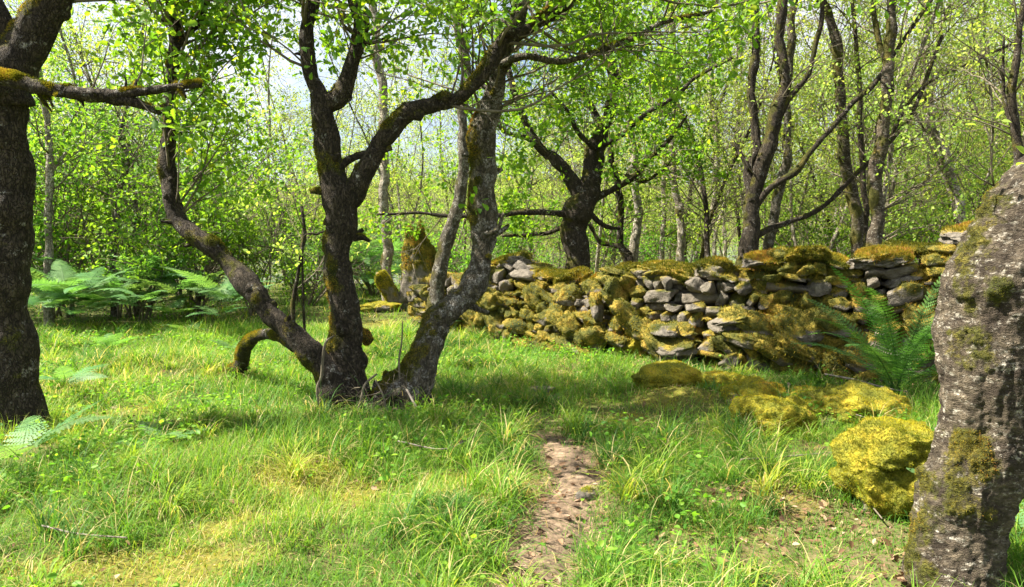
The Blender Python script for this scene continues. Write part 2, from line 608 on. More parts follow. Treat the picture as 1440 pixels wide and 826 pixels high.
def norm(v):
    return v / (np.linalg.norm(v) + 1e-9)


def grow(mb, start, d, length, r, level, rg, anchors, wiggle=0.25, up=0.0, kids=(5, 4), sides=(6, 4, 3), spread=0.9, leafstep=0.12, step=None):
    """a limb with side limbs; returns nothing, collects leaf anchors on the last two levels"""
    n = max(4, int(length / (step or 0.18)))
    P = [np.array(start, float)]
    dd = norm(np.array(d, float))
    for i in range(n):
        dd = norm(dd + rg.normal(0, wiggle, 3) * 0.5 + np.array([0, 0, up]) * 0.3)
        P.append(P[-1] + dd * length / n)
    P = np.array(P)
    rad = r * (1 - 0.75 * np.linspace(0, 1, len(P)))
    s = sides[min(2, 2 - level)] if level >= 0 else 3
    tube(mb, P, rad, s)
    if level == 0:
        k = max(2, int(length / leafstep))
        t = np.linspace(0.25, 1, k)
        idx = t * (len(P) - 1)
        i0 = np.minimum(idx.astype(int), len(P) - 2)
        fr = (idx - i0)[:, None]
        anchors.append(P[i0] * (1 - fr) + P[i0 + 1] * fr)
        return
    nk = kids[len(kids) - level] if level <= len(kids) else 5
    for j in range(nk):
        t = rg.uniform(0.2, 1.0) if j else 1.0
        idx = min(len(P) - 2, int(t * (len(P) - 1)))
        base = P[idx] if j else P[-1]
        T = norm(P[idx + 1] - P[idx])
        q = rg.normal(size=3); q = norm(q - T * np.dot(q, T))
        q[2] *= 0.6
        nd = norm(T * rg.uniform(0.5, 1.0) + q * spread)
        grow(mb, base, nd, length * rg.uniform(0.42, 0.68), r * 0.5, level - 1, rg, anchors, wiggle, up, kids, sides, spread, leafstep, step)


WS_ = [1.0]


def limb(mb, pts, d=None, sides=16, step=0.06, disp=0.012, freq=9, moss=0.15, seed=0):
    """pts rows (px, py, width_px[, depth]) -> tube; returns resampled (P, r)"""
    rows = []
    for p in pts:
        dd = p[3] if len(p) > 3 else d
        rows.append([*at(p[0], p[1], dd), Rpx(p[2] * WS_[0], dd)])
    Q = catmull(np.array(rows), step)
    if disp:
        rr = Q[:, 3:4]
        ph = Q[:, :3] * 2.6 + seed * 1.7
        env = np.minimum(1, np.minimum(np.arange(len(Q)), np.arange(len(Q))[::-1])[:, None] / 6.0)
        wob = np.stack([fbm(ph + k * 31, 2, 300 + k) for k in range(3)], -1)
        Q[:, :3] += wob * np.clip(rr * 0.75, 0, 0.07) * env
        Q[:, 3] *= 1 + 0.20 * fbm(Q[:, :3] * 5 + seed, 2, 310)
    tube(mb, Q[:, :3], np.maximum(Q[:, 3], 0.004), sides, disp, freq, moss, seed=seed)
    return Q


def sprout(mb, Q, t0, t1, n, L0, L1, level, rg, anchors, up=0.15, kids=(4, 3), wiggle=0.3, out_bias=None, leafstep=0.12, thick=0.45):
    """side branches from a resampled limb Q between fractions t0..t1"""
    for _ in range(n):
        i = int(rg.uniform(t0, t1) * (len(Q) - 2))
        T = norm(Q[i + 1, :3] - Q[i, :3])
        q = rg.normal(size=3); q = norm(q - T * np.dot(q, T))
        d = norm(q + 0.5 * T + (np.array(out_bias) if out_bias is not None else 0) + np.array([0, 0, 0.2]))
        le = rg.uniform(L0, L1)
        grow(mb, Q[i, :3], d, le, min(Q[i, 3] * thick, 0.007 * le + 0.004), level, rg, anchors, wiggle, up, kids, leafstep=leafstep)


def fuzz(mb_src, mb_out, n, size, rg, thr=0.55, a_fun=None, up=0.35, width=0.3, region=None, tilt=0.7):
    """short moss shoots growing from the mossy parts of a surface"""
    v, a, m = mb_src.data()
    F = np.concatenate([f[:, [0, 1, 2]] for f in mb_src.f if f.shape[1] >= 3] + [f[:, [0, 2, 3]] for f in mb_src.f if f.shape[1] == 4])
    A, B, C_ = v[F[:, 0]], v[F[:, 1]], v[F[:, 2]]
    nr = np.cross(B - A, C_ - A)
    ar = np.linalg.norm(nr, axis=1)
    mm = m[F].mean(1)
    w = ar * ss(thr - 0.15, thr + 0.15, mm)
    cen = (A + B + C_) / 3
    if region is not None:
        w = w * region(cen)
    if w.sum() <= 0: return
    idx = rg.choice(len(F), n, p=w / w.sum())
    u, t = rg.random((2, n)); fl = u + t > 1; u[fl] = 1 - u[fl]; t[fl] = 1 - t[fl]
    p = A[idx] + (B[idx] - A[idx]) * u[:, None] + (C_[idx] - A[idx]) * t[:, None]
    nn = nr[idx] / (ar[idx][:, None] + 1e-12)
    d = nn + rg.normal(0, tilt * 0.6, (n, 3)) + np.array([0, 0, up])
    d /= np.linalg.norm(d, axis=1)[:, None]
    s = rg.normal(size=(n, 3)); s -= d * (s * d).sum(1)[:, None]; s /= np.linalg.norm(s, axis=1)[:, None]
    le = size * rg.uniform(0.5, 1.4, n)[:, None]
    v0 = p - s * le * width * 0.5 - nn * 0.004; v1 = p + s * le * width * 0.5 - nn * 0.004
    v2 = p + d * le
    vv = np.stack([v0, v1, v2], 1).reshape(-1, 3)
    av = (fbm(p * 3.0, 4, 21) * 0.5 + 0.5)
    av = np.clip((av - 0.5) * 1.9 + 0.5 + rg.normal(0, 0.17, n), 0, 1)
    mb_out.add(vv, [np.arange(3 * n).reshape(-1, 3)], np.repeat(av, 3))


# ------------------------------------------------------------------ ground sheet
PATH = [gnd(*p) for p in ((735, 1150), (738, 900), (744, 826), (752, 790), (778, 750), (798, 710), (812, 675), (795, 640), (775, 618))]
PATHW = np.array([0.22, 0.20, 0.19, 0.17, 0.15, 0.14, 0.14, 0.13, 0.07])
PXY = np.array([[p[0], p[1]] for p in PATH])
PATH2 = np.array([gnd(*p)[:2] for p in ((775, 618), (770, 590), (768, 560), (772, 545), (800, 520), (815, 500))])


def pdist(x, y, poly):
    p = np.stack([x, y], -1)
    best = np.full(len(p), 1e9); bt = np.zeros(len(p))
    for i in range(len(poly) - 1):
        a, b = poly[i], poly[i + 1]
        ab = b - a
        t = np.clip(((p - a) @ ab) / (ab @ ab), 0, 1)
        d = np.linalg.norm(p - a - t[:, None] * ab, axis=1)
        k = d < best
        best[k] = d[k]; bt[k] = (i + t)[k]
    return best, bt


for (px, py, r_, h_) in ((640, 735, 0.38, 0.13), (530, 590, 0.75, 0.06), (20, 650, 0.7, 0.08), (960, 560, 0.35, 0.10), (1090, 690, 0.35, 0.08),
                         (430, 640, 0.5, 0.10), (150, 700, 0.5, 0.10), (300, 600, 0.45, 0.09), (900, 700, 0.3, 0.07), (400, 760, 0.3, 0.07), (240, 520, 0.6, 0.10), (700, 560, 0.4, 0.06), (900, 620, 0.5, 0.05)):
    g_ = gnd(px, py)
    MOUNDS.append((g_[0], g_[1], r_, h_))

MOSSY = [(190, 578, 0.32), (230, 815, 0.42), (700, 690, 0.45), (640, 700, 0.3), (500, 700, 0.22), (1020, 535, 0.25), (950, 550, 0.35), (780, 205 + 320, 0.2), (1090, 700, 0.22),
         (735, 480, 0.3), (540, 455, 0.6), (330, 740, 0.2), (40, 560, 0.3), (120, 800, 0.3), (1200, 640, 0.3), (880, 590, 0.3), (430, 660, .3)]
MOSSP = [(*gnd(px, py)[:2], r_) for px, py, r_ in MOSSY]
LIT = [(1190, 560, 0.5), (1120, 640, 0.3), (1170, 745, 0.42), (1110, 800, 0.3), (960, 770, 0.22), (1010, 700, 0.2), (1290, 740, 0.35), (1150, 520, 0.7), (1100, 770, 0.25), (1050, 560, 0.3), (1230, 800, 0.3)]
LITP = [(*gnd(px, py)[:2], r_) for px, py, r_ in LIT]


def patch(x, y, lst):
    o = np.zeros(len(x))
    wob = 0.9 * fbm(np.stack([x * 5, y * 5, x * 0], -1), 5, 31, 0.65)
    for (a, b, r_) in lst:
        d = np.hypot(x - a, (y - b)) / r_
        o = np.maximum(o, ss(1.35, 0.55, d + wob))
    return o


def axis_grid(lo, hi, step, far, mul=1.16):
    c = list(np.arange(lo, hi, step))
    s = step; x = c[-1]
    while x < far:
        s *= mul; x += s; c.append(x)
    s = step; x = c[0]; pre = []
    return np.array(c), s


gx_pos = list(np.arange(0, 6.5, 0.04)); s_ = 0.04; x_ = gx_pos[-1]
while x_ < 4000:
    s_ *= 1.13; x_ += s_; gx_pos.append(x_)
gx = np.array([-v for v in gx_pos[:0:-1]] + gx_pos)
gy = list(np.arange(1.5, 13, 0.04)); s_ = 0.04; y_ = gy[-1]
while y_ < 5000:
    s_ *= 1.10; y_ += s_; gy.append(y_)
pre = []; s_ = 0.04; y_ = 1.5
while y_ > -300:
    s_ *= 1.3; y_ -= s_; pre.append(y_)
gy = np.array(pre[::-1] + gy)
GX, GY = np.meshgrid(gx, gy)
xs, ys = GX.ravel(), GY.ravel()
zs = H(xs, ys)
nearm = np.exp(-((xs / 12) ** 2 + (ys / 16) ** 2))
zs = zs + 0.012 * fbm(np.stack([xs * 9, ys * 9, xs * 0], -1), 3, 51) * nearm
pd1, _ = pdist(xs, ys, PXY)
zs = zs - 0.02 * ss(0.35, 0.05, pd1)
mo = patch(xs, ys, MOSSP) * 0.9
mo = np.maximum(mo, 0.75 * ss(0.10, 0.45, fbm(np.stack([xs * 1.7, ys * 1.7, xs * 0 + 4], -1), 4, 61)) * nearm)
pd2, _ = pdist(xs, ys, PATH2)
di = np.maximum(0.45 * patch(xs, ys, LITP), np.maximum(ss(0.38, 0.1, pd1 + 0.1 * fbm(np.stack([xs * 6, ys * 6, xs * 0], -1), 3, 71)), 0.35 * ss(0.16, 0.05, pd2)))
nx, ny = len(gx), len(gy)
ii = (np.arange(ny - 1)[:, None] * nx + np.arange(nx - 1)[None]).ravel()
g_mb = MB()
g_mb.add(np.stack([xs, ys, zs], -1), [np.stack([ii, ii + 1, ii + 1 + nx, ii + nx], -1)], di, mo)
gobj = g_mb.build('ground', M['ground'], smooth=True)
tag(gobj, kind='structure')

# the trodden path, a sheet just above the ground with a ragged edge
pm = MB()
cl = catmull(np.column_stack([PXY, PXY[:, 0] * 0, PATHW]), 0.03)
T = np.gradient(cl[:, :2], axis=0); T /= np.linalg.norm(T, axis=1)[:, None]
Nn = np.stack([-T[:, 1], T[:, 0]], -1)
K = 15
uu = np.linspace(-1, 1, K)
edge = fbm(np.column_stack([cl[:, :2] * 6, cl[:, 0] * 0]), 3, 81)
wl = cl[:, 3] * (1 + 0.5 * edge); wr = cl[:, 3] * (1 + 0.5 * fbm(np.column_stack([cl[:, :2] * 6, cl[:, 0] * 0 + 9]), 3, 82))
wid = np.where(uu[None] < 0, wl[:, None], wr[:, None])
px_ = cl[:, None, 0] + Nn[:, None, 0] * uu[None] * wid
py_ = cl[:, None, 1] + Nn[:, None, 1] * uu[None] * wid
pz_ = H(px_.ravel(), py_.ravel()).reshape(px_.shape) - 0.012 + 0.016 * (1 - np.abs(uu[None]) ** 3 * 1.9) + 0.008 * fbm(np.stack([px_.ravel() * 16, py_.ravel() * 16, px_.ravel() * 0], -1), 3, 83).reshape(px_.shape)
n_ = len(cl)
ii = (np.arange(n_ - 1)[:, None] * K + np.arange(K - 1)[None]).ravel()
pm.add(np.stack([px_, py_, pz_], -1).reshape(-1, 3), [np.stack([ii, ii + K, ii + K + 1, ii + 1], -1)])
tag(pm.build('path', M['path'], smooth=True), kind='structure')

# loch beyond the trees
wm, wt, wo = mat('loch_water')
wp = N(wt, 'ShaderNodeBsdfPrincipled', Roughness=0.12)
wp.inputs['Base Color'].default_value = (0.10, 0.14, 0.17, 1)
wb = N(wt, 'ShaderNodeBump', Strength=0.4, Distance=0.2)
L(wt, noise(wt, 0.4, 5), wb.inputs['Height']); L(wt, wb.outputs[0], wp.inputs['Normal'])
L(wt, wp.outputs[0], wo.inputs['Surface'])
wmb = MB()
wmb.add([(-3500, 70, -11.5), (3500, 70, -11.5), (3500, 3000, -11.5), (-3500, 3000, -11.5)], [np.array([[0, 1, 2, 3]])])
tag(wmb.build('lake_water', wm), kind='structure')

# ------------------------------------------------------------------ the dry stone wall
WL = [(600, 13.6, 0.75), (640, 12.9, 1.0), (700, 12.0, 1.28), (740, 11.6, 1.10), (780, 11.2, 1.05), (830, 10.8, 1.00), (865, 10.4, 1.05), (900, 10.1, 1.16), (960, 9.7, 1.24),
      (1020, 9.3, 1.28), (1100, 9.0, 1.36), (1200, 8.7, 1.45), (1290, 8.45, 1.51), (1350, 8.25, 1.58), (1450, 8.0, 1.62), (1600, 7.7, 1.6)]
wl_pts = np.array([[(px - 720) / FPX * d, d, h] for px, d, h in WL] + [[9.0, 7.2, 1.6], [12.5, 6.3, 1.5]])
seg = np.linalg.norm(np.diff(wl_pts[:, :2], axis=0), axis=1)
WS = np.concatenate([[0], np.cumsum(seg)])
WLEN = WS[-1]


def wall_at(s):
    x = np.interp(s, WS, wl_pts[:, 0]); y = np.interp(s, WS, wl_pts[:, 1]); h = np.interp(s, WS, wl_pts[:, 2])
    e = 0.3
    dx = np.interp(s + e, WS, wl_pts[:, 0]) - np.interp(s - e, WS, wl_pts[:, 0])
    dy = np.interp(s + e, WS, wl_pts[:, 1]) - np.interp(s - e, WS, wl_pts[:, 1])
    t = np.array([dx, dy]); t /= np.linalg.norm(t)
    return np.array([x, y]), t, float(h)


def s_of_px(px):
    ss_ = np.linspace(0, WLEN, 400)
    q = [(720 + FPX * np.interp(s, WS, wl_pts[:, 0]) / np.interp(s, WS, wl_pts[:, 1])) for s in ss_]
    return float(np.interp(px, q, ss_))


_cs = {}


def cube_sphere(n):
    if n in _cs: return _cs[n]
    key = {}; V = []; F = []
    g = np.linspace(-1, 1, n + 1)

    def vid(p):
        k = tuple(np.round(p, 5))
        if k not in key:
            key[k] = len(V); V.append(p)
        return key[k]
    for axi in range(3):
        for sg in (-1, 1):
            for i in range(n):
                for j in range(n):
                    q = []
                    for (a, b) in ((i, j), (i + 1, j), (i + 1, j + 1), (i, j + 1)):
                        p = np.zeros(3); p[axi] = sg; p[(axi + 1) % 3] = g[a]; p[(axi + 2) % 3] = g[b]
                        q.append(vid(p))
                    F.append(q if sg > 0 else q[::-1])
    V = np.array(V)
    _cs[n] = (V, np.array(F))
    return _cs[n]


def stone(mb, c, size, ax, rg, n=7, rnd=0.45, rough=0.10, facets=5, tilt=(0, 0), moss=0.0, fr=2.5, seed=None, cush=False):
    """an irregular stone: rounded box cut by a few planes, then roughened. ax = 2D direction of its long side."""
    V, F = cube_sphere(n)
    sph = V / np.linalg.norm(V, axis=1)[:, None]
    P = V * (1 - rnd) + sph * rnd * 1.1
    for _ in range(facets):
        d = norm(rg.normal(size=3)); h = rg.uniform(0.68, 0.98)
        k = P @ d - h
        P = P - np.outer(np.clip(k, 0, None) * 0.9, d)
    sd_ = int(rg.integers(0, 9999)) if seed is None else seed
    nz = fbm(P * 1.3 + sd_, 3, 7) * rough * 1.6 + fbm(P * fr * 1.6 + sd_, 3, 8) * rough * 0.7
    P = P * (1 + nz[:, None])
    P = P * np.asarray(size) * 0.5
    ct, st = math.cos(tilt[0]), math.sin(tilt[0])
    P = P @ np.array([[ct, 0, st], [0, 1, 0], [-st, 0, ct]])
    ct, st = math.cos(tilt[1]), math.sin(tilt[1])
    P = P @ np.array([[1, 0, 0], [0, ct, st], [0, -st, ct]])
    ax3 = np.array([ax[0], ax[1], 0]); nr3 = np.array([-ax[1], ax[0], 0])
    Wp = np.asarray(c) + P[:, :1] * ax3 + P[:, 1:2] * nr3 + P[:, 2:] * np.array([0, 0, 1])
    up = (P / (np.linalg.norm(P / np.asarray(size), axis=1)[:, None] * np.asarray(size) + 1e-9))
    nzv = P[:, 2] / (size[2] * 0.5)
    m = np.clip(0.5 * fbm(Wp * 1.5, 3, 91) * 1.5 + 0.35 * nzv + 0.4 * fbm(Wp * 9, 2, 92) + moss, 0, 1)
    dv = Wp - np.asarray(c); dv /= np.linalg.norm(dv, axis=1)[:, None] + 1e-9
    sw = ss(0.4, 0.8, m) * min(size) * (0.10 + 0.20 * fbm(Wp * 8, 2, 93) + 0.05 * fbm(Wp * 26, 2, 94))
    Wp = Wp + dv * sw[:, None]
    mb.add(Wp, [F], rg.random(), m)


rgw = np.random.default_rng(21)
base_pt = np.array([*wall_at(0)[0], 0.0])
wall = empty('dry_stone_wall', base_pt, 'long ruined dry stone wall draped in golden moss running across the clearing', 'stone wall')
wmbs = MB()
s = 0.0
z0 = -0.1
rows = 0
z = -0.08
while z < 1.62:
    rh = rgw.uniform(0.10, 0.18)
    for face in (0, 1, 2):
        s = rgw.uniform(-0.2, 0.1)
        while s < WLEN - 0.2:
            w = rgw.uniform(0.10, 0.26) * (2.0 if rgw.random() < 0.2 else 1) * (1.15 if z < 0.3 else 1)
            xy, t, h = wall_at(s + w / 2)
            nrm = np.array([t[1], -t[0]])          # towards the path side
            if nrm[1] > 0: nrm = -nrm
            lim = h - 0.13 + 0.09 * math.sin(s * 3.1) + 0.07 * math.sin(s * 7.7)
            if z + rh < lim + 0.05:
                batter = 0.34 - 0.10 * z
                sj = s_of_px(700) < s < s_of_px(880)
                extra = 0.0
                if face == 0 and sj: extra = max(0, 0.38 - 0.5 * z)       # the middle stretch has slumped outwards
                off = {0: batter + extra, 1: 0.0, 2: -batter}[face] + rgw.uniform(-0.11, 0.09)
                if not (face == 1 and z < lim - 0.35):
                    n_res = 9 if face == 0 else 4
                    dz = rgw.uniform(-0.02, 0.02)
                    c = (xy[0] + nrm[0] * off, xy[1] + nrm[1] * off, Hs(xy[0], xy[1]) + z + rh / 2 + dz)
                    px = 720 + FPX * c[0] / c[1]
                    # bare grey windows in the moss, as the photograph shows
                    bare = 0.0
                    for (bx, bz, br, bzr) in ((985, 0.80, 55, 0.17), (680, 0.45, 35, 0.3), (1130, 0.92, 30, 0.12), (1255, 1.0, 35, 0.22), (820, 0.62, 22, 0.12), (930, 0.62, 25, 0.13), (740, 0.9, 25, 0.12)):
                        bare = max(bare, math.exp(-((px - bx) / br) ** 2 - ((z - bz) / bzr) ** 2))
                    stone(wmbs, c, (w * 1.1, rgw.uniform(0.22, 0.34), rh * rgw.uniform(0.75, 1.35)), t, rgw, n_res, rgw.uniform(0.05, 0.38), 0.09, 9,
                          (rgw.normal(0, 0.17) - (0.3 if sj and face == 0 else 0), rgw.normal(0, 0.12)), 0.66 - 0.75 * bare + rgw.normal(0, 0.13))
            s += w * rgw.uniform(0.84, 0.98)
    z += rh * 0.92
# big slumped, moss covered slabs leaning on the face
for k in range(95):
    px = rgw.uniform(690, 1330)
    s = s_of_px(px); xy, t, h = wall_at(s)
    nrm = np.array([t[1], -t[0]]); nrm = -nrm if nrm[1] > 0 else nrm
    zz = rgw.uniform(0.02, 0.75) * (h if 720 < px < 900 else h * 0.62)
    off = 0.42 + (0.62 - 0.55 * zz / h) * rgw.uniform(0.2, 0.75)
    sz = rgw.uniform(0.7, 1.3)
    stone(wmbs, (xy[0] + nrm[0] * off, xy[1] + nrm[1] * off, zz), (0.36 * sz * rgw.uniform(.7, 1.3), 0.26 * sz, 0.15 * sz * rgw.uniform(.6, 1.4)), t, rgw, 12, 0.85, 0.24, 3,
          (rgw.normal(-0.9 if px < 900 else -0.3, 0.4), rgw.normal(0.5, 0.3)), 0.66)
wmbs.build('stonework', M['stone'], wall, smooth=True, origin=base_pt)
# coping
cop_all = MB()
s = s_of_px(690); k = 0
while s < WLEN - 0.5:
    w = rgw.uniform(0.25, 0.75)
    xy, t, h = wall_at(s + w / 2)
    th = rgw.uniform(0.10, 0.26)
    cm = MB()
    px = 720 + FPX * xy[0] / xy[1]
    if px < 890: w *= 0.7
    stone(cm, (xy[0] + rgw.uniform(-.06, .06), xy[1] - rgw.uniform(0.0, 0.12), h - th * 0.35 + Hs(*xy) + rgw.uniform(-0.12, 0.09)), (w * 1.15, rgw.uniform(0.42, 0.72), th), t, rgw, 18, 0.7, 0.26, 4,
          (rgw.normal(0.06, 0.16), rgw.normal(0.12, 0.14)), 0.62 if px > 850 else 0.45)
    if rgw.random() < 0.08: s += w * 0.4; continue
    cm.build('coping_stone', M['stone'], wall, smooth=True, origin=base_pt)
    for v_, f_, a_, m_ in zip(cm.v, cm.f, cm.a, cm.m):
        cop_all.add(v_, [f_], a_, m_)
    s += w * 0.88
mz = MB()
reg = lambda c: (c[:, 0] < 6.5) * 1.0
fuzz(wmbs, mz, 170000, 0.030, rgw, 0.62, region=lambda c: (c[:, 0] < 6.0) * ss(0.25, -0.1, (c[:, 0] * 0.55 + c[:, 1] * 0.83) - 9.9 + 0.0 * c[:, 2]) + 0.02)
fuzz(cop_all, mz, 90000, 0.030, rgw, 0.5, region=reg)
mz.build('moss', M['moss_tuft'], wall, origin=base_pt)


# ------------------------------------------------------------------ mossy boulders at the wall foot
def boulder(px, py, w, d_, h, label, seed, tiltv=(0, 0), nf=9000, m='yellow_moss', n=22, rough=0.16, rnd=0.7, sz=0.013, moss=0.75, sink=0.35, group=None, cat='boulder', name='mossy_boulder', fac=4):
    g = gnd(px, py)
    rg = np.random.default_rng(seed)
    mb = MB()
    if fac == 2: w, d_, h, sink = w * 1.2, d_ * 1.25, h * 1.05, sink + 0.12
    c = (g[0], g[1] + d_ * 0.4, g[2] + h * (0.5 - sink))
    a = rg.uniform(-0.5, 0.5)
    if n > 40:      # the big one: an upper block over a bulging lower lobe with a crevice between
        ca = (1.0, 0.05)
        stone(mb, (c[0] - w * 0.02, c[1], g[2] + h * 0.74), (w * 1.0, d_, h * 0.50), ca, rg, 34, 0.42, 0.16, 5, (0.03, 0.05), moss, 3.0)
        stone(mb, (c[0] + w * 0.05, c[1] - d_ * 0.06, g[2] + h * 0.28), (w * 0.98, d_ * 0.95, h * 0.78), ca, rg, 34, 0.62, 0.18, 3, (-0.1, 0.1), moss, 3.0)
        stone(mb, (c[0] - w * 0.30, c[1] + d_ * 0.05, g[2] + h * 0.46), (w * 0.46, d_ * 0.7, h * 0.34), ca, rg, 24, 0.7, 0.16, 3, (0.2, 0.0), moss, 3.0)
    else:
        stone(mb, c, (w, d_, h), (math.cos(a), math.sin(a)), rg, n, rnd, rough, fac, tiltv, moss, 3.0)
    root = empty(name, (g[0], c[1], g[2]), label, cat, group)
    mb.build('stone_body', M['yellow_stone' if m == 'yellow_moss' and moss > 0.3 else 'stone'], root, True, (g[0], c[1], g[2]))
    f = MB()
    fuzz(mb, f, nf, sz, rg, 0.45)
    if f.n: f.build('moss', M[m], root, False, (g[0], c[1], g[2]))
    return root


boulder(1268, 728, 0.44, 0.36, 0.46, 'big square boulder cushioned in bright yellow moss beside the leaning birch trunk', 5, nf=90000, m='yellow_moss', n=44, rough=0.22, rnd=0.5, sz=0.010, moss=0.95, sink=0.10)
boulder(1100, 610, 0.42, 0.36, 0.30, 'rounded mossy boulder in front of its twin, in short grass', 11, nf=15000, fac=2, rnd=0.9, rough=0.22, m='yellow_moss', n=22, sink=0.25)
boulder(1066, 574, 0.40, 0.36, 0.28, 'low boulder half green half orange moss, behind the rounded mossy one', 12, nf=14000, fac=2, rnd=0.9, rough=0.22, sink=0.2)
boulder(1160, 580, 0.42, 0.36, 0.24, 'small flat mossy boulder with dead twigs lying against it', 13, nf=9000, fac=2, rnd=0.9, rough=0.22)
boulder(1228, 598, 0.62, 0.48, 0.34, 'wide low mossy boulder between the fern and the bright yellow one', 14, nf=18000, fac=2, rnd=0.9, rough=0.22, sink=0.3)
boulder(945, 546, 0.50, 0.40, 0.26, 'flat brown mossy hump in the grass before the wall', 15, nf=12000, fac=2, rnd=0.9, rough=0.22, sink=0.3)
boulder(1025, 548, 0.34, 0.30, 0.20, 'small yellow mossy stone beside the flat brown hump', 16, nf=9000, fac=2, rnd=0.9, rough=0.22, m='yellow_moss', sink=0.3)
boulder(912, 500, 0.70, 0.5, 0.50, 'orange mossed boulder heaped against the wall foot', 17, nf=14000)
boulder(1010, 505, 0.60, 0.5, 0.58, 'dark mossed boulder with a yellow patch against the wall foot', 18, nf=12000)
boulder(1065, 515, 0.50, 0.4, 0.60, 'tall dark boulder at the wall foot left of the yellow-green draped one', 19, nf=8000, moss=0.5)
boulder(1118, 520, 0.55, 0.45, 0.72, 'yellow-green moss draped boulder leaning on the wall', 20, nf=14000)
boulder(1190, 530, 0.60, 0.5, 0.66, 'orange mossed boulder behind the large fern', 22, nf=14000)
boulder(530, 437, 0.9, 0.5, 0.18, 'flat yellow mossy stone at the foot of the leaning gatepost stone', 23, nf=7000, m='yellow_moss', sink=0.1)
boulder(825, 702, 0.12, 0.10, 0.07, 'fist sized dark stone at the edge of the path', 24, nf=200, moss=0.05, n=10, cat='stone', name='small_stone')
boulder(760, 553, 0.30, 0.18, 0.08, 'flat pale stone showing in the grass up the path', 25, nf=600, moss=0.1, n=10, cat='stone', name='small_stone')
boulder(530, 480, 0.40, 0.25, 0.08, 'flat grey stone in the grass behind the forked trunk', 26, nf=400, moss=0.05, n=10, cat='stone', name='small_stone')

# the leaning gatepost stone and the wall end left of the pale trunk
g = gnd(580, 438)
gs = empty('gatepost_stone', g, 'tall leaning mossy gatepost stone with pale broken top left of the gap', 'standing stone')
gm = MB(); rg = np.random.default_rng(61)
stone(gm, g + np.array([0.02, 0.2, 0.80]), (0.72, 0.42, 1.95), (1, 0.15), rg, 30, 0.25, 0.22, 9, (0.10, -0.06), 0.46, 3)
v_ = gm.v[0]
tz = np.clip((v_[:, 2] - g[2]) / 1.75, 0, 1)
v_[:, 0] = g[0] + 0.16 * tz + (v_[:, 0] - g[0]) * (1.05 - 0.22 * tz)
gm.build('stone_body', M['stone'], gs, True, g)
f = MB(); fuzz(gm, f, 9000, 0.035, rg, 0.5); f.build('moss', M['moss_tuft'], gs, False, g)
g = gnd(545, 436)
gs = empty('leaning_slab', g, 'broken mossy slab leaning on the left side of the gatepost stone', 'stone slab')
gm = MB()
stone(gm, g + np.array([0.05, 0.15, 0.35]), (0.30, 0.3, 1.0), (1, 0.1), rg, 14, 0.3, 0.12, 5, (0.55, 0), 0.5, 3)
gm.build('stone_body', M['stone'], gs, True, g)
f = MB(); fuzz(gm, f, 5000, 0.03, rg, 0.5); f.build('moss', M['yellow_moss'], gs, False, g)

# ------------------------------------------------------------------ named trees
def tree_root(name, px, py, label, cat='tree', d=None):
    g = gnd(px, py) if d is None else np.array([*at(px, py, d)[:2], 0.0])
    if d is not None: g[2] = Hs(g[0], g[1])
    return empty(name, g, label, cat), g


def sky_ext(Q, n, rg, mb, L0=1.5, L1=2.8, anchors=None, kids=(5, 4)):
    """limb that carries on above the frame: a fan of limbs from its end"""
    T = norm(Q[-1, :3] - Q[-4, :3])
    for _ in range(n):
        d = norm(T + rg.normal(0, 0.5, 3) + np.array([0, 0, 0.4]))
        grow(mb, Q[-1, :3], d, rg.uniform(L0, L1), Q[-1, 3] * 0.6, 2, rg, anchors, 0.3, 0.1, kids, leafstep=0.13)


def finish_tree(root, g, trunks, branches, anchors, bark, leafm, per, lsize, spread, tpl, rg, bias=(0, 0, 1.1), fz=0, fzsize=0.02, keep=1.0, droop=0.0, filt=None):
    for nm_, tm, *bk in trunks:
        tm.build(nm_, M[bk[0] if bk else bark], root, True, g)
        if fz:
            f = MB(); fuzz(tm, f, fz, fzsize, rg, 0.55, tilt=1.0)
            if f.n: f.build('moss', M['moss_tuft'], root, False, g)
    if branches.n: branches.build('branches', M['twig'], root, True, g)
    if anchors:
        A = np.concatenate(anchors)
        if keep < 1: A = A[rg.random(len(A)) < keep]
        if filt is not None: A = A[filt(A)]
        print(root.name, root['label'][:30], len(A))
        if len(A) == 0: return 0
        lm = MB(); leaf_cluster(lm, A, per, lsize, spread, tpl, rg, bias, droop=droop)
        lm.build('crown', M[leafm], root, False, g)
        return len(A)


def pix(A):
    """picture coordinates of points"""
    y = A[:, 1] * cp - (A[:, 2] - CAMZ) * sp
    z = A[:, 1] * sp + (A[:, 2] - CAMZ) * cp
    return 720 + FPX * A[:, 0] / y, 413 - FPX * z / y, y


def knots(mb, Q, n, rg, t0=0.05, t1=0.9, big=1.0):
    # snapped side twigs and burrs
    for _ in range(n):
        i = int(rg.uniform(t0, t1) * (len(Q) - 2))
        T = norm(Q[i + 1, :3] - Q[i, :3])
        q = rg.normal(size=3); q = norm(q - T * np.dot(q, T))
        r0 = Q[i, 3]
        if rg.random() < 0.55:
            le = rg.uniform(0.04, 0.16) * big
            P = np.array([Q[i, :3] + q * r0 * 0.6, Q[i, :3] + q * (r0 + le * 0.5) + T * le * 0.3, Q[i, :3] + q * (r0 + le) + T * le * rg.uniform(0.2, 0.8)])
            QQ = catmull(np.column_stack([P, [r0 * 0.34, r0 * 0.22, r0 * 0.12]]), 0.02)
            tube(mb, QQ[:, :3], QQ[:, 3], 9, 0.006, 18, 0.15, seed=int(rg.integers(999)))
        else:
            c = Q[i, :3] + q * r0 * 0.62
            P = np.array([c - T * r0 * 0.8, c, c + T * r0 * 0.8])
            QQ = catmull(np.column_stack([P, [r0 * 0.2, r0 * 0.62, r0 * 0.2]]), 0.02)
            tube(mb, QQ[:, :3], QQ[:, 3], 12, 0.012, 14, 0.15, seed=int(rg.integers(999)))


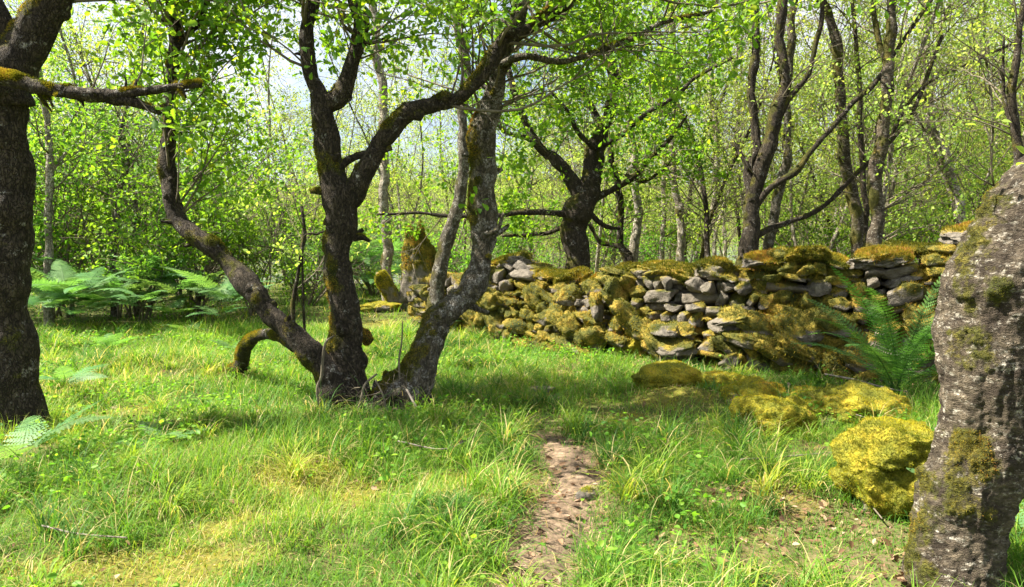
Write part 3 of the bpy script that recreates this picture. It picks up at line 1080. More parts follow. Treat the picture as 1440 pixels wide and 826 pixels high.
WS_[0] = 0.86
# --- A: the old oak at the left edge
rg = np.random.default_rng(101)
root, g = tree_root('oak_tree', 22, 640, 'thick dark oak trunk at the left edge with one long bare mossy limb')
tm, br, an = MB(), MB(), []
D = 5.8
Q = limb(tm, [(28, 690, 150), (26, 655, 118), (24, 620, 96), (20, 560, 84), (10, 450, 70), (13, 330, 70), (10, 200, 62), (10, 130, 72), (35, 80, 62), (62, 30, 46), (92, -15, 42), (125, -90, 36), (150, -200, 28)], D, 40, 0.035, 0.018, 7, 0.22, 1)
tm2 = MB()
Q2 = limb(tm2, [(15, 150, 60), (2, 90, 56), (-8, 30, 46), (-30, -60, 38), (-40, -200, 30)], D, 30, 0.04, 0.018, 7, 0.15, 2)
tb = MB()
Qb = limb(tb, [(-60, 95, 22, 5.6), (0, 112, 22, 5.35), (50, 123, 22, 5.3), (100, 133, 21, 5.3), (150, 138, 20, 5.3), (200, 132, 15, 5.3), (245, 124, 12, 5.3), (283, 119, 9, 5.3)], 5.3, 18, 0.02, 0.016, 16, 0.07, 3)
limb(tb, [(150, 138, 15, 5.3), (175, 143, 18, 5.3), (200, 150, 13, 5.3), (226, 160, 7, 5.3)], 5.3, 12, 0.03, 0.012, 16, 0.20, 4)
for (a, b) in (((60, 124), (75, 150)), ((112, 133), (118, 150)), ((190, 128), (192, 112)), ((255, 124), (262, 138))):
    limb(tb, [(a[0], a[1], 9, 5.3), (b[0], b[1], 3, 5.3)], 5.3, 8, 0.02, 0.006, 16, 0.4, 5)
knots(tm, Q, 12, rg, 0.1, 0.8, 1.2); knots(tb, Qb, 14, rg, 0.1, 1.0, 0.8)
sprout(br, Q, 0.75, 1, 9, 1.2, 2.4, 2, rg, an); sprout(br, Q2, 0.3, 1, 6, 1.2, 2.4, 2, rg, an)
sky_ext(Q, 4, rg, br, anchors=an); sky_ext(Q2, 3, rg, br, anchors=an)
sprout(br, Qb, 0.6, 1, 3, 0.4, 0.8, 1, rg, an, kids=(3, 3))
finish_tree(root, g, [('trunk', tm), ('limb', tm2), ('limb', tb)], br, an, 'oak_bark', 'oak_leaf', 5, 0.085, 0.09, OAK, rg, fz=22000, fzsize=0.018, keep=1, filt=lambda A: ((pix(A)[1] > -60) & (rng.random(len(A)) < 0.6)) | (rng.random(len(A)) < 0.16))

# --- B: the three stemmed oak in the middle
rg = np.random.default_rng(102)
root, g = tree_root('oak_tree', 510, 580, 'gnarled mossy oak with three stems from one root mass in the middle of the clearing')
D = 6.7
br, an = MB(), []
t1 = MB()   # middle stem
Qm = limb(t1, [(497, 600, 112), (496, 575, 88), (490, 540, 66), (484, 480, 54), (479, 420, 45), (476, 360, 42), (477, 310, 43), (474, 280, 42), (463, 240, 34), (456, 195, 34), (453, 155, 36), (452, 135, 34)], D, 36, 0.035, 0.018, 7.5, 0.16, 11)
limb(t1, [(470, 320, 30), (482, 290, 36), (499, 268, 33), (518, 238, 30), (534, 202, 28), (555, 175, 27), (582, 156, 25), (612, 146, 25), (642, 138, 24), (668, 120, 24), (688, 92, 23), (708, 60, 22), (738, 42, 20), (772, 20, 19), (806, -2, 17), (860, -50, 14), (930, -110, 10)], D, 24, 0.035, 0.015, 9, 0.20, 12)
Qr = catmull(np.array([[*at(x, y, D), Rpx(w, D)] for x, y, w in ((555, 175, 27), (612, 146, 25), (668, 120, 24), (708, 60, 22), (772, 20, 19), (860, -50, 14), (930, -110, 10))]), 0.05)
Ql = limb(t1, [(452, 140, 26), (440, 112, 24), (434, 80, 22), (432, 45, 20), (440, 0, 18), (448, -60, 16), (440, -140, 12)], D, 20, 0.035, 0.012, 9, 0.25, 13)
Qu = limb(t1, [(455, 150, 28), (474, 137, 28), (490, 112, 26), (502, 75, 24), (504, 35, 25), (496, 0, 24), (480, -50, 20), (475, -130, 14)], D, 22, 0.035, 0.013, 9, 0.18, 14)
limb(t1, [(476, 238, 12), (490, 224, 12), (510, 217, 11), (528, 214, 10), (551, 208, 8)], D, 12, 0.03, 0.008, 14, 0.2, 15)
limb(t1, [(500, 470, 26), (512, 474, 24), (522, 482, 14)], D + .05, 14, 0.03, 0.02, 12, 0.3, 16)
t2 = MB()   # arcing left stem
Qa = limb(t2, [(488, 575, 70, 6.65), (470, 540, 56, 6.6), (448, 508, 46, 6.6), (420, 482, 38, 6.6), (388, 452, 34, 6.65), (360, 418, 33, 6.7), (330, 382, 31, 6.8), (300, 352, 29, 6.85), (272, 332, 27, 6.9), (252, 305, 25, 6.95), (240, 270, 24, 7), (235, 230, 24, 7),
                (237, 190, 21, 7), (240, 140, 19, 7), (243, 95, 18, 7), (246, 45, 17, 7), (243, 0, 16, 7), (238, -60, 14, 7), (250, -150, 11, 7)], 6.7, 24, 0.035, 0.015, 9, 0.24, 21)
Qa2 = limb(t2, [(246, 75, 9, 7), (258, 55, 9, 7), (278, 32, 8, 7), (290, 0, 7, 7), (300, -60, 5, 7)], 7, 10, 0.04, 0.006, 12, 0.1, 22)
limb(t2, [(415, 488, 19, 6.7), (394, 474, 18, 6.9), (376, 469, 17, 7.15), (360, 474, 18, 7.4), (351, 487, 21, 7.6), (346, 501, 19, 7.8), (336, 514, 22, 8.0), (320, 526, 24, 8.15), (303, 540, 20, 8.3)], 6.5, 14, 0.03, 0.012, 12, 0.25, 23)
t3 = MB()   # right stem leaning over to the wall
Qc = limb(t3, [(548, 590, 100, 6.7), (568, 560, 76, 6.75), (590, 525, 54, 6.8), (608, 482, 42, 6.9), (628, 445, 40, 7.0), (655, 415, 42, 7.1), (674, 385, 40, 7.2), (678, 350, 34, 7.25), (676, 315, 42, 7.3), (680, 270, 43, 7.3), (682, 225, 38, 7.3), (688, 180, 36, 7.3), (694, 140, 34, 7.3), (706, 100, 30, 7.3), (720, 55, 22, 7.3), (736, 0, 20, 7.3), (750, -80, 16, 7.3)], 7, 30, 0.035, 0.02, 8, 0.20, 31)
Qc2 = limb(t3, [(700, 92, 11, 7.2), (735, 80, 11, 7.1), (768, 84, 10, 7), (800, 86, 9, 7), (845, 72, 8.5, 7), (890, 55, 8, 7), (932, 33, 7, 7), (1002, 16, 5, 7)], 7, 10, 0.03, 0.006, 14, 0.1, 33)
limb(t3, [(684, 330, 10, 7.1), (700, 322, 7, 7.0), (708, 300, 5, 7)], 7, 8, 0.03, 0.006, 14, 0.1, 34)
knots(t1, Qm, 16, rg); knots(t1, Qr, 12, rg); knots(t1, Ql, 8, rg); knots(t1, Qu, 8, rg); knots(t2, Qa, 26, rg); knots(t3, Qc, 24, rg)
# root mass
t4 = MB()
for (x0, y0, x1, y1, w0, w1, d0) in ((520, 560, 560, 575, 56, 50, 6.75), (470, 575, 440, 590, 40, 12, 6.5), (505, 590, 520, 612, 50, 14, 6.45), (560, 590, 545, 612, 44, 12, 6.45), (590, 570, 612, 590, 40, 10, 6.6), (525, 575, 560, 590, 60, 40, 6.6), (485, 585, 478, 603, 40, 10, 6.5), (540, 548, 575, 556, 50, 60, 6.8), (535, 580, 530, 606, 50, 20, 6.4), (550, 555, 552, 590, 50, 40, 6.6)):
    limb(t4, [(x0, y0, w0, d0), ((x0 + x1) / 2, (y0 + y1) / 2 - 3, (w0 + w1) / 2, d0), (x1, y1, w1, d0)], d0, 18, 0.03, 0.03, 10, 0.12, int(x0))
for k in range(34):
    p0 = at(rg.uniform(500, 590), rg.uniform(545, 585), rg.uniform(6.35, 6.6))
    grow(br, p0, (rg.normal(0, 0.6), rg.uniform(-0.6, 0.1), rg.uniform(-0.2, 0.9)), rg.uniform(0.12, 0.34), 0.006, 1, rg, [], 0.4, 0.0, (2, 2), step=0.06)
# fine branches
sprout(br, Qr, 0.15, 1.0, 30, 0.7, 1.9, 2, rg, an, out_bias=(0, 0.25, 0.25))
sprout(br, Ql, 0.1, 1.0, 17, 0.6, 1.6, 2, rg, an, out_bias=(-0.2, 0.2, 0))
sprout(br, Qu, 0.2, 1.0, 16, 0.6, 1.6, 2, rg, an)
sprout(br, Qa, 0.60, 1.0, 26, 0.6, 1.7, 2, rg, an, out_bias=(0.2, 0.2, 0))
sprout(br, Qa2, 0.3, 1.0, 4, 0.4, 1.0, 1, rg, an)
sprout(br, Qc, 0.62, 1.0, 20, 0.6, 1.7, 2, rg, an, out_bias=(0, 0.2, 0))
sprout(br, Qc2, 0.25, 1.0, 12, 0.4, 1.1, 1, rg, an, out_bias=(0, 0.1, 0.25), kids=(3, 3))
sprout(br, Qa, 0.42, 0.68, 13, 0.5, 1.3, 1, rg, an, out_bias=(0.6, 0.3, 0.2))
for q_ in (Qr, Ql, Qu, Qa, Qc): sky_ext(q_, 3, rg, br, anchors=an)


def keep_b(A):
    px, py, d = pix(A)
    k = (py < 330) & ~((px > 1040) & (py > 60))
    k &= fbm(A * 1.9, 3, 37) > -0.26
    k &= ~(((py < -60) | (d < 3)) & (rng.random(len(A)) < 0.88))
    # leave windows of sky and views of the stems open
    for (cx, cy, rx, ry) in ((380, 195, 60, 45), (745, 130, 45, 60), (585, 215, 60, 50), (470, 230, 45, 90), (690, 220, 25, 110), (640, 120, 70, 50), (725, 50, 70, 50), (700, 150, 50, 60)):
        k &= ~((((px - cx) / rx) ** 2 + ((py - cy) / ry) ** 2 < 1) & (rng.random(len(A)) < 0.72))
    return k


print('B anchors', finish_tree(root, g, [('stem', t1), ('stem', t2), ('stem', t3, 'grey_bark'), ('root_mass', t4)], br, an, 'oak_bark', 'oak_leaf', 9, 0.070, 0.10, OAK, rg, fz=22000, fzsize=0.016, keep=1.0, filt=keep_b))

# --- C: pale lichened stem behind it
rg = np.random.default_rng(103)
root, g = tree_root('birch_tree', 612, 446, 'pale lichened stem standing behind the right stem of the gnarled oak')
tm, br, an = MB(), MB(), []
D = 11.5
Q = limb(tm, [(608, 460, 36), (611, 440, 28), (616, 400, 24), (625, 350, 22), (637, 312, 20), (646, 270, 18), (652, 220, 17), (650, 160, 16), (655, 90, 14), (640, 0, 13), (650, -120, 9)], D, 20, 0.05, 0.014, 8, 0.12, 41)
sprout(br, Q, 0.4, 1, 14, 0.9, 2.2, 2, rg, an)
finish_tree(root, g, [('trunk', tm)], br, an, 'grey_bark', 'birch_leaf', 4, 0.055, 0.08, FOLD, rg, keep=0.6)

# --- D: the spreading oak behind the wall
rg = np.random.default_rng(104)
root, g = tree_root('oak_tree', 815, 400, 'squat spreading oak with crooked limbs growing just behind the wall', d=14.0)
tm, br, an = MB(), MB(), []
D = 14.0
WS_[0] = 0.80
limb(tm, [(822, 420, 56), (816, 390, 42), (808, 350, 42), (806, 325, 46), (815, 296, 50), (828, 272, 44), (832, 250, 34)], D, 30, 0.05, 0.02, 6, 0.1, 51)
LS = [
    [(818, 280, 26), (800, 246, 24), (780, 224, 20), (756, 205, 15), (738, 168, 12), (722, 125, 10), (712, 80, 8), (700, 30, 5)],
    [(838, 255, 20), (844, 218, 17), (850, 188, 14), (836, 160, 12), (820, 128, 11), (804, 92, 8), (790, 40, 5)],
    [(830, 255, 22), (832, 212, 20), (850, 180, 19), (861, 145, 18), (862, 108, 17), (854, 72, 15), (850, 35, 13), (842, -20, 11)],
    [(838, 278, 12), (866, 264, 10), (895, 245, 9), (921, 219, 8), (950, 185, 6), (966, 162, 4)],
    [(850, 204, 10), (880, 186, 9), (910, 160, 8), (950, 135, 7), (982, 107, 6), (1030, 82, 4)],
    [(770, 222, 11), (745, 196, 9), (712, 186, 7), (690, 170, 5), (660, 168, 4)],
    [(806, 306, 12), (786, 300, 11), (762, 298, 10), (730, 300, 9), (690, 303, 8), (640, 305, 7), (590, 300, 6), (530, 302, 4)],
    [(806, 318, 9), (790, 320, 8), (770, 328, 7), (740, 330, 6), (706, 332, 4)],
    [(862, 120, 8), (885, 90, 7), (905, 60, 6), (920, 10, 4)],
    [(838, 210, 9), (815, 190, 8), (800, 160, 6), (775, 130, 4)],
    [(880, 246, 6), (905, 255, 5), (930, 240, 4), (945, 225, 3)],
    [(830, 300, 9), (850, 318, 8), (872, 322, 5)],
]
Qs = []
for k, pts in enumerate(LS):
    dv = D + (0.0, 0.4, 0.3, -0.4, -0.8, 0.5, -0.5, 0.4, 0.6, -0.3, -0.5, 0.2)[k]
    pts = [(x, y, w, D + (dv - D) * min(1, i / 2)) for i, (x, y, w) in enumerate(pts)]
    Qs.append(limb(tm, pts, D, 12, 0.06, 0.01, 9, 0.1, 52 + k))
for q_ in Qs:
    ln = np.linalg.norm(np.diff(q_[:, :3], axis=0), axis=1).sum()
    sprout(br, q_, 0.25, 1, int(3 + ln * 3.0), 0.5, 1.4, 2, rg, an, kids=(4, 3), leafstep=0.14)
finish_tree(root, g, [('trunk', tm)], br, an, 'oak_bark', 'oak_leaf', 7, 0.072, 0.10, FOLD, rg, keep=0.95, filt=lambda A: (pix(A)[1] < 340) & (fbm(A * 1.6, 3, 35) > -0.15))

WS_[0] = 1.0
# --- named slender trees behind the wall
def slender(name, label, stems, d, bark, seed, leafm='birch_leaf', nspr=8, keep=0.6, moss=0.1, sides=12, per=4, lsize=0.055, group=None):
    rg = np.random.default_rng(seed)
    p0 = stems[0][0]
    gg = at(p0[0], p0[1], d); gg[2] = Hs(gg[0], gg[1])
    root = empty(name, gg, label, 'tree', group)
    tm, br, an = MB(), MB(), []
    for k, pts in enumerate(stems):
        pts = [(x, y, w, d + 0.25 * math.sin(k * 2.4) * min(1, i / 2)) for i, (x, y, w) in enumerate(pts)]
        if pts[0][1] > 300:
            x, y, w, dd = pts[0]
            b = at(x, y, dd); zz = Hs(b[0], b[1]) - 0.1
            yb = 413 - FPX * 0 if False else None
            # carry the stem down to the ground
            q = pix(np.array([[b[0], b[1], zz]]))
            pts = [(float(q[0][0]), float(q[1][0]), w * 1.35, dd)] + pts
        q_ = limb(tm, pts, d, sides, 0.08, 0.010, 8, moss, seed + k)
        if pts[-1][1] < 20:
            x, y, w, dd = pts[-1]
            b = q_[-1]
            T = norm(q_[-1, :3] - q_[-3, :3])
            for _ in range(3):
                grow(br, b[:3], norm(T + rg.normal(0, 0.35, 3)), rg.uniform(1.5, 3), b[3] * 0.7, 2, rg, an, 0.25, 0.2, (5, 4), leafstep=0.14)
        ln = np.linalg.norm(np.diff(q_[:, :3], axis=0), axis=1).sum()
        sprout(br, q_, 0.4, 1, int(nspr * ln / 4), 0.5, 1.6, 2, rg, an, leafstep=0.14)
    finish_tree(root, gg, [('trunk', tm)], br, an, bark, leafm, per, lsize, 0.08, FOLD, rg, keep=keep)


slender('birch_tree', 'thin dark birch with a low curved limb right of the spreading oak', [
    [(885, 372, 12), (872, 345, 10), (875, 300, 9), (870, 270, 9), (862, 235, 8), (858, 190, 6)],
    [(878, 358, 8), (860, 345, 7), (842, 338, 6), (828, 315, 4)]], 15.0, 'oak_bark', 201, keep=0.4)
slender('birch_tree', 'straight slim lichened birch beside the thin dark one', [
    [(893, 370, 14), (897, 300, 12), (892, 240, 11), (888, 190, 10), (884, 120, 9), (880, 40, 8), (878, -20, 7)]], 16.0, 'pale_bark', 202)
slender('birch_tree', 'slim birch rising straight through pale leaves left of the dark forked tree', [
    [(957, 360, 12), (955, 300, 11), (946, 250, 10), (947, 150, 9), (945, 60, 8), (946, -10, 7)]], 17.0, 'pale_bark', 203)
slender('birch_tree', 'slim birch bending right at wall height near the dark forked tree', [
    [(990, 355, 10), (1004, 296, 9), (1008, 200, 8), (1000, 120, 7), (1004, 40, 6), (1010, -20, 5)]], 18.0, 'pale_bark', 204)
slender('forked_tree', 'dark forked tree with long bare sweeping branches behind the wall', [
    [(1050, 362, 27), (1056, 310, 23), (1064, 265, 21), (1078, 215, 20), (1090, 165, 18), (1100, 125, 15), (1096, 60, 13), (1102, -10, 11)],
    [(1058, 285, 15), (1054, 240, 13), (1064, 190, 12), (1056, 120, 11), (1062, 65, 11), (1060, 0, 10), (1066, -40, 8)],
    [(1062, 295, 9), (1080, 268, 8), (1115, 245, 8), (1140, 215, 7), (1168, 183, 7), (1200, 145, 6), (1228, 118, 6), (1275, 50, 5), (1310, 0, 4)],
    [(1054, 345, 9), (1072, 328, 8), (1110, 312, 7), (1152, 294, 7), (1195, 254, 6), (1245, 205, 6), (1280, 165, 5), (1305, 105, 5), (1325, 50, 4)],
    [(1245, 206, 5), (1290, 130, 4), (1350, 95, 3.5), (1435, 57, 3)],
    [(1086, 180, 9), (1110, 140, 8), (1140, 95, 7), (1152, 40, 6), (1160, -10, 5)],
    [(1054, 240, 7), (1040, 215, 6), (1028, 197, 4)]], 12.5, 'oak_bark', 205, nspr=5, keep=0.32)
slender('birch_tree', 'grey stem close behind the dark forked tree', [
    [(1078, 358, 15), (1095, 280, 13), (1105, 205, 12), (1106, 150, 11), (1112, 60, 10), (1118, -10, 8)]], 14.5, 'grey_bark', 206)
slender('birch_tree', 'tall mossy pale birch, left one of the close pair above the wall', [
    [(1206, 338, 17), (1195, 262, 15), (1187, 200, 14), (1180, 125, 13), (1172, 50, 12), (1150, -10, 11)]], 13.0, 'birch_bark', 207, moss=0.25)
slender('birch_tree', 'thin dark sapling between the pair of birches above the wall', [
    [(1218, 338, 8), (1214, 250, 7), (1210, 180, 7), (1208, 100, 6), (1200, 20, 5), (1198, -20, 4)]], 13.6, 'oak_bark', 208)
slender('birch_tree', 'mossy birch with dark base, right one of the close pair above the wall', [
    [(1231, 336, 21), (1232, 250, 18), (1240, 200, 16), (1246, 125, 15), (1252, 65, 14), (1255, -10, 12)],
    [(1250, 95, 7), (1238, 62, 7), (1228, 10, 6), (1226, -20, 5)]], 12.2, 'birch_bark', 209, moss=0.22)
slender('birch_tree', 'pale birch leaning left above the right end of the wall', [
    [(1352, 315, 13), (1330, 225, 12), (1306, 150, 12), (1300, 60, 11), (1302, -10, 10)]], 15.0, 'pale_bark', 210)
slender('sapling', 'crooked dark sapling at the right edge above the leaning trunk', [
    [(1428, 330, 11), (1430, 205, 11), (1424, 125, 10), (1434, 50, 9), (1442, -10, 8)],
    [(1428, 190, 6), (1414, 150, 5), (1410, 100, 4), (1412, 50, 3)]], 9.0, 'oak_bark', 211, keep=0.3)
slender('birch_tree', 'slender grey birch with raised forked arms in the leaves at left', [
    [(68, 420, 11), (69, 250, 10), (68, 190, 9), (58, 120, 7), (50, 40, 6)], [(69, 245, 6), (85, 225, 5), (105, 205, 4)]], 13.0, 'pale_bark', 212)
slender('hazel_tree', 'dark crooked thin tree in the bushes left of the arcing stem', [
    [(160, 420, 8), (166, 280, 7), (180, 230, 6), (170, 180, 5), (190, 120, 4)], [(192, 400, 6), (190, 260, 5), (180, 200, 4)]], 14.5, 'grey_bark', 213, 'shrub_leaf', keep=0.5, lsize=0.07)
slender('sapling', 'thin leafless-stemmed sapling under the middle of the arcing stem', [
    [(412, 440, 6), (420, 380, 5), (428, 330, 5), (424, 290, 4)], [(426, 345, 3), (445, 330, 3), (470, 322, 2)]], 10.0, 'oak_bark', 214, nspr=9, keep=0.5)
slender('birch_tree', 'straight birch between the two upper forks of the gnarled oak', [
    [(545, 400, 15), (540, 250, 13), (540, 150, 12), (530, 60, 11), (525, -10, 10)]], 16.0, 'pale_bark', 215)

WS_[0] = 0.90
# --- R: the big leaning trunk close on the right
rg = np.random.default_rng(105)
root, g = tree_root('birch_tree', 1332, 845, 'big leaning birch trunk with peeling bark and moss, close at the right edge')
tm, br, an = MB(), MB(), []
D = 3.25
Q = limb(tm, [(1336, 905, 150, 3.2), (1341, 850, 134, 3.2), (1350, 790, 126, 3.22), (1362, 730, 122, 3.25), (1378, 660, 126, 3.25), (1388, 590, 136, 3.25), (1395, 520, 150, 3.25), (1402, 450, 162, 3.25), (1420, 385, 160, 3.25), (1455, 320, 152, 3.28), (1505, 262, 140, 3.3), (1570, 200, 128, 3.35), (1640, 120, 115, 3.4), (1700, 0, 100, 3.45), (1730, -200, 90, 3.5), (1700, -420, 75, 3.6)], D, 190, 0.007, 0.024, 9, 0.0, 71)
Qk = np.array(Q)
sprout(br, Q, 0.8, 1, 6, 1.2, 2.2, 2, rg, an)
sky_ext(Q, 4, rg, br, 1.4, 2.6, an)
# leafy sprig on top of the lean
sp_an = []
for d_ in ((-0.5, -0.2, 0.5), (-0.7, 0, 0.3), (-0.2, -0.1, 0.7)):
    grow(br, at(1398, 262, 3.25), d_, 0.28, 0.004, 1, rg, sp_an, kids=(3, 2))
finish_tree(root, g, [('trunk', tm)], br, an + sp_an, 'birch_bark', 'birch_leaf', 3, 0.055, 0.06, FOLD, rg, keep=0.25, fz=20000, fzsize=0.008)


# ------------------------------------------------------------------ background wood: prototypes and copies
def birch_proto(seed, height, nst, dens, dark=False, crown_lo=0.14):
    rg = np.random.default_rng(seed)
    root = empty('birch_tree', (0, 0, 0))
    tag(root, 'slender birch with a pale leafy crown in the sunlit wood behind the clearing', 'tree', 'slender birches in the wood behind')
    tm, br, an = MB(), MB(), []
    for k in range(nst):
        d = norm(np.array([rg.normal(0, 0.13), rg.normal(0, 0.13), 1.0]) + (np.array([math.cos(k * 2.4), math.sin(k * 2.4), 0]) * 0.2 if nst > 1 else 0))
        P = [np.array([rg.normal(0, .12), rg.normal(0, .12), -0.4])] if k else [np.array([0., 0, -0.4])]
        n = 16; h = height * rg.uniform(0.8, 1.05)
        for i in range(n):
            d = norm(d + rg.normal(0, 0.075, 3) + np.array([0, 0, 0.05]))
            P.append(P[-1] + d * h / n)
        P = np.array(P)
        r0 = 0.0070 * h * rg.uniform(0.8, 1.15) * (1 if nst == 1 else 0.8)
        rad = r0 * (1 - 0.85 * np.linspace(0, 1, n + 1) ** 0.9)
        QQ = catmull(np.column_stack([P, rad]), 0.16)
        tube(tm, QQ[:, :3], QQ[:, 3], 8, 0.006, 6, 0.1, seed=seed + k)
        sprout(br, QQ, crown_lo, 1, int(dens * h * 0.85), 0.8, 2.4, 2, rg, an, up=0.12, kids=(4, 3), leafstep=0.16)
    A = np.concatenate(an)
    A = A[fbm(A * 0.75 + seed, 3, 33) > np.where(A[:, 2] > 7.0, 0.22, -0.08)]
    lm = MB(); leaf_cluster(lm, A, 7, 0.060, 0.15, SMALL, rg, (0, 0, 0.7), droop=0.3)
    tm.build('trunk', M['oak_bark' if dark else 'pale_bark'], root, True)
    br.build('branches', M['twig'], root)
    o = lm.build('crown', M['birch_leaf'], root)
    
    return root


def shrub_proto(seed, h, w, lsize, label, group, nst=9, name='bush'):
    rg = np.random.default_rng(seed)
    root = empty(name, (0, 0, 0)); tag(root, label, 'bush', group)
    br, an = MB(), []
    for k in range(nst):
        a = rg.uniform(0, 6.28)
        d = norm(np.array([math.cos(a) * w, math.sin(a) * w, h]) + rg.normal(0, 0.1, 3))
        grow(br, (rg.normal(0, .1), rg.normal(0, .1), -0.05), d, h * rg.uniform(0.6, 1.0), 0.022, 2, rg, an, 0.3, 0.1, (6, 5), leafstep=0.13)
    A = np.concatenate(an)
    br.build('stems', M['twig'], root)
    A = A[fbm(A * 1.3 + seed, 3, 34) > -0.03]
    lm = MB(); leaf_cluster(lm, A, 5, lsize, 0.10, FOLD, rg, (0, 0, 1.4))
    lm.build('foliage', M['shrub_leaf'], root)
    return root


protos = [birch_proto(301, 11, 1, 4.2), birch_proto(302, 12, 2, 3.2), birch_proto(303, 10, 1, 4.5, True), birch_proto(304, 13, 1, 3.6), birch_proto(305, 9, 3, 2.8), birch_proto(306, 11.5, 2, 3.2)]
rgb = np.random.default_rng(77)
spots = []
tries = 0
while len(spots) < 265 and tries < 60000:
    tries += 1
    y = 14.5 + 100 * rgb.random() ** 1.9
    x = rgb.uniform(-0.74, 0.80) * y + rgb.uniform(-1, 2)
    if y < 24 and -9.5 < x < 0.5 and not (x < -6): continue         # the open corner with ferns on the left
    px = 720 + FPX * x / y
    if 310 < px < 430 and y < 60 and rgb.random() < 0.93: continue  # bright gap towards the loch
    if 735 < px < 790 and y < 40 and rgb.random() < 0.6: continue
    if y < 19 and 740 < px < 900: continue
    if x < -4 and y < 30 and rgb.random() < 0.72: continue
    md = 1.6 if y < 25 else 2.2 if y < 50 else 3.0
    if all((x - a) ** 2 + (y - b) ** 2 > md * md for a, b in spots):
        spots.append((x, y))
for k, (x, y) in enumerate(sorted(spots, key=lambda q: q[1])):
    p = protos[k % len(protos)]
    zz = Hs(x, y)
    if k < len(protos):
        p.location = (x, y, zz); p.rotation_euler = (0, 0, rgb.uniform(0, 6.28))
    else:
        dup(p, (x, y, zz), rgb.uniform(0, 6.28), rgb.uniform(0.85, 1.25) * (1.0 + max(0, y - 30) * 0.01))

sh = [shrub_proto(401, 2.3, 0.8, 0.075, 'leafy green bush in the thicket beyond the clearing', 'bushes in the thicket'),
      shrub_proto(402, 1.7, 1.1, 0.06, 'leafy green bush in the thicket beyond the clearing', 'bushes in the thicket'),
      shrub_proto(403, 3.2, 0.6, 0.07, 'leafy green bush in the thicket beyond the clearing', 'bushes in the thicket')]
sspots = [(-7.4, 14.3, 2, 1.0), (-6.0, 14.0, 0, 1.1), (-8.8, 14.5, 2, 1.2), (-5.0, 14.5, 2, 0.8), (-9.8, 14, 0, 1.2), (-7.0, 16, 2, 1.2), (-4.6, 16.5, 1, 1.0), (-10.5, 17, 2, 1.3), (-12, 15, 2, 1.2),
          (-3.6, 19.5, 1, 1.1), (-2.2, 21, 1, 1.2), (-1.0, 20, 1, 1.0), (0.3, 23, 0, 1.0), (1.7, 21, 1, 1.0), (3.0, 24, 0, 1.0), (4.2, 20, 1, 1), (5.6, 23, 0, 1.1), (7.2, 19, 1, 1.1), (8.8, 22, 0, 1.2), (10.5, 18, 0, 1.1), (12.5, 23, 2, 1.1),
          (-8.2, 20, 2, 1.3), (-13, 21, 2, 1.4), (-6.2, 22, 0, 1.2), (9.2, 13.5, 1, 1.0), (7.4, 15, 1, .9), (14, 17, 2, 1.1)]
used = set()
for (x, y, k, s_) in sspots:
    if k not in used:
        used.add(k); sh[k].location = (x, y, Hs(x, y)); sh[k].scale = (s_,) * 3
    else:
        dup(sh[k], (x, y, Hs(x, y)), rgb.uniform(0, 6.28), s_)
b2 = dup(sh[0], (-6.6, 13.2, Hs(-6.6, 13.2)), 1.0, 0.8, 'glossy dark green bush in front of the thicket left of the arcing stem')
b2['group'] = 'bushes in the thicket'; del b2['group']


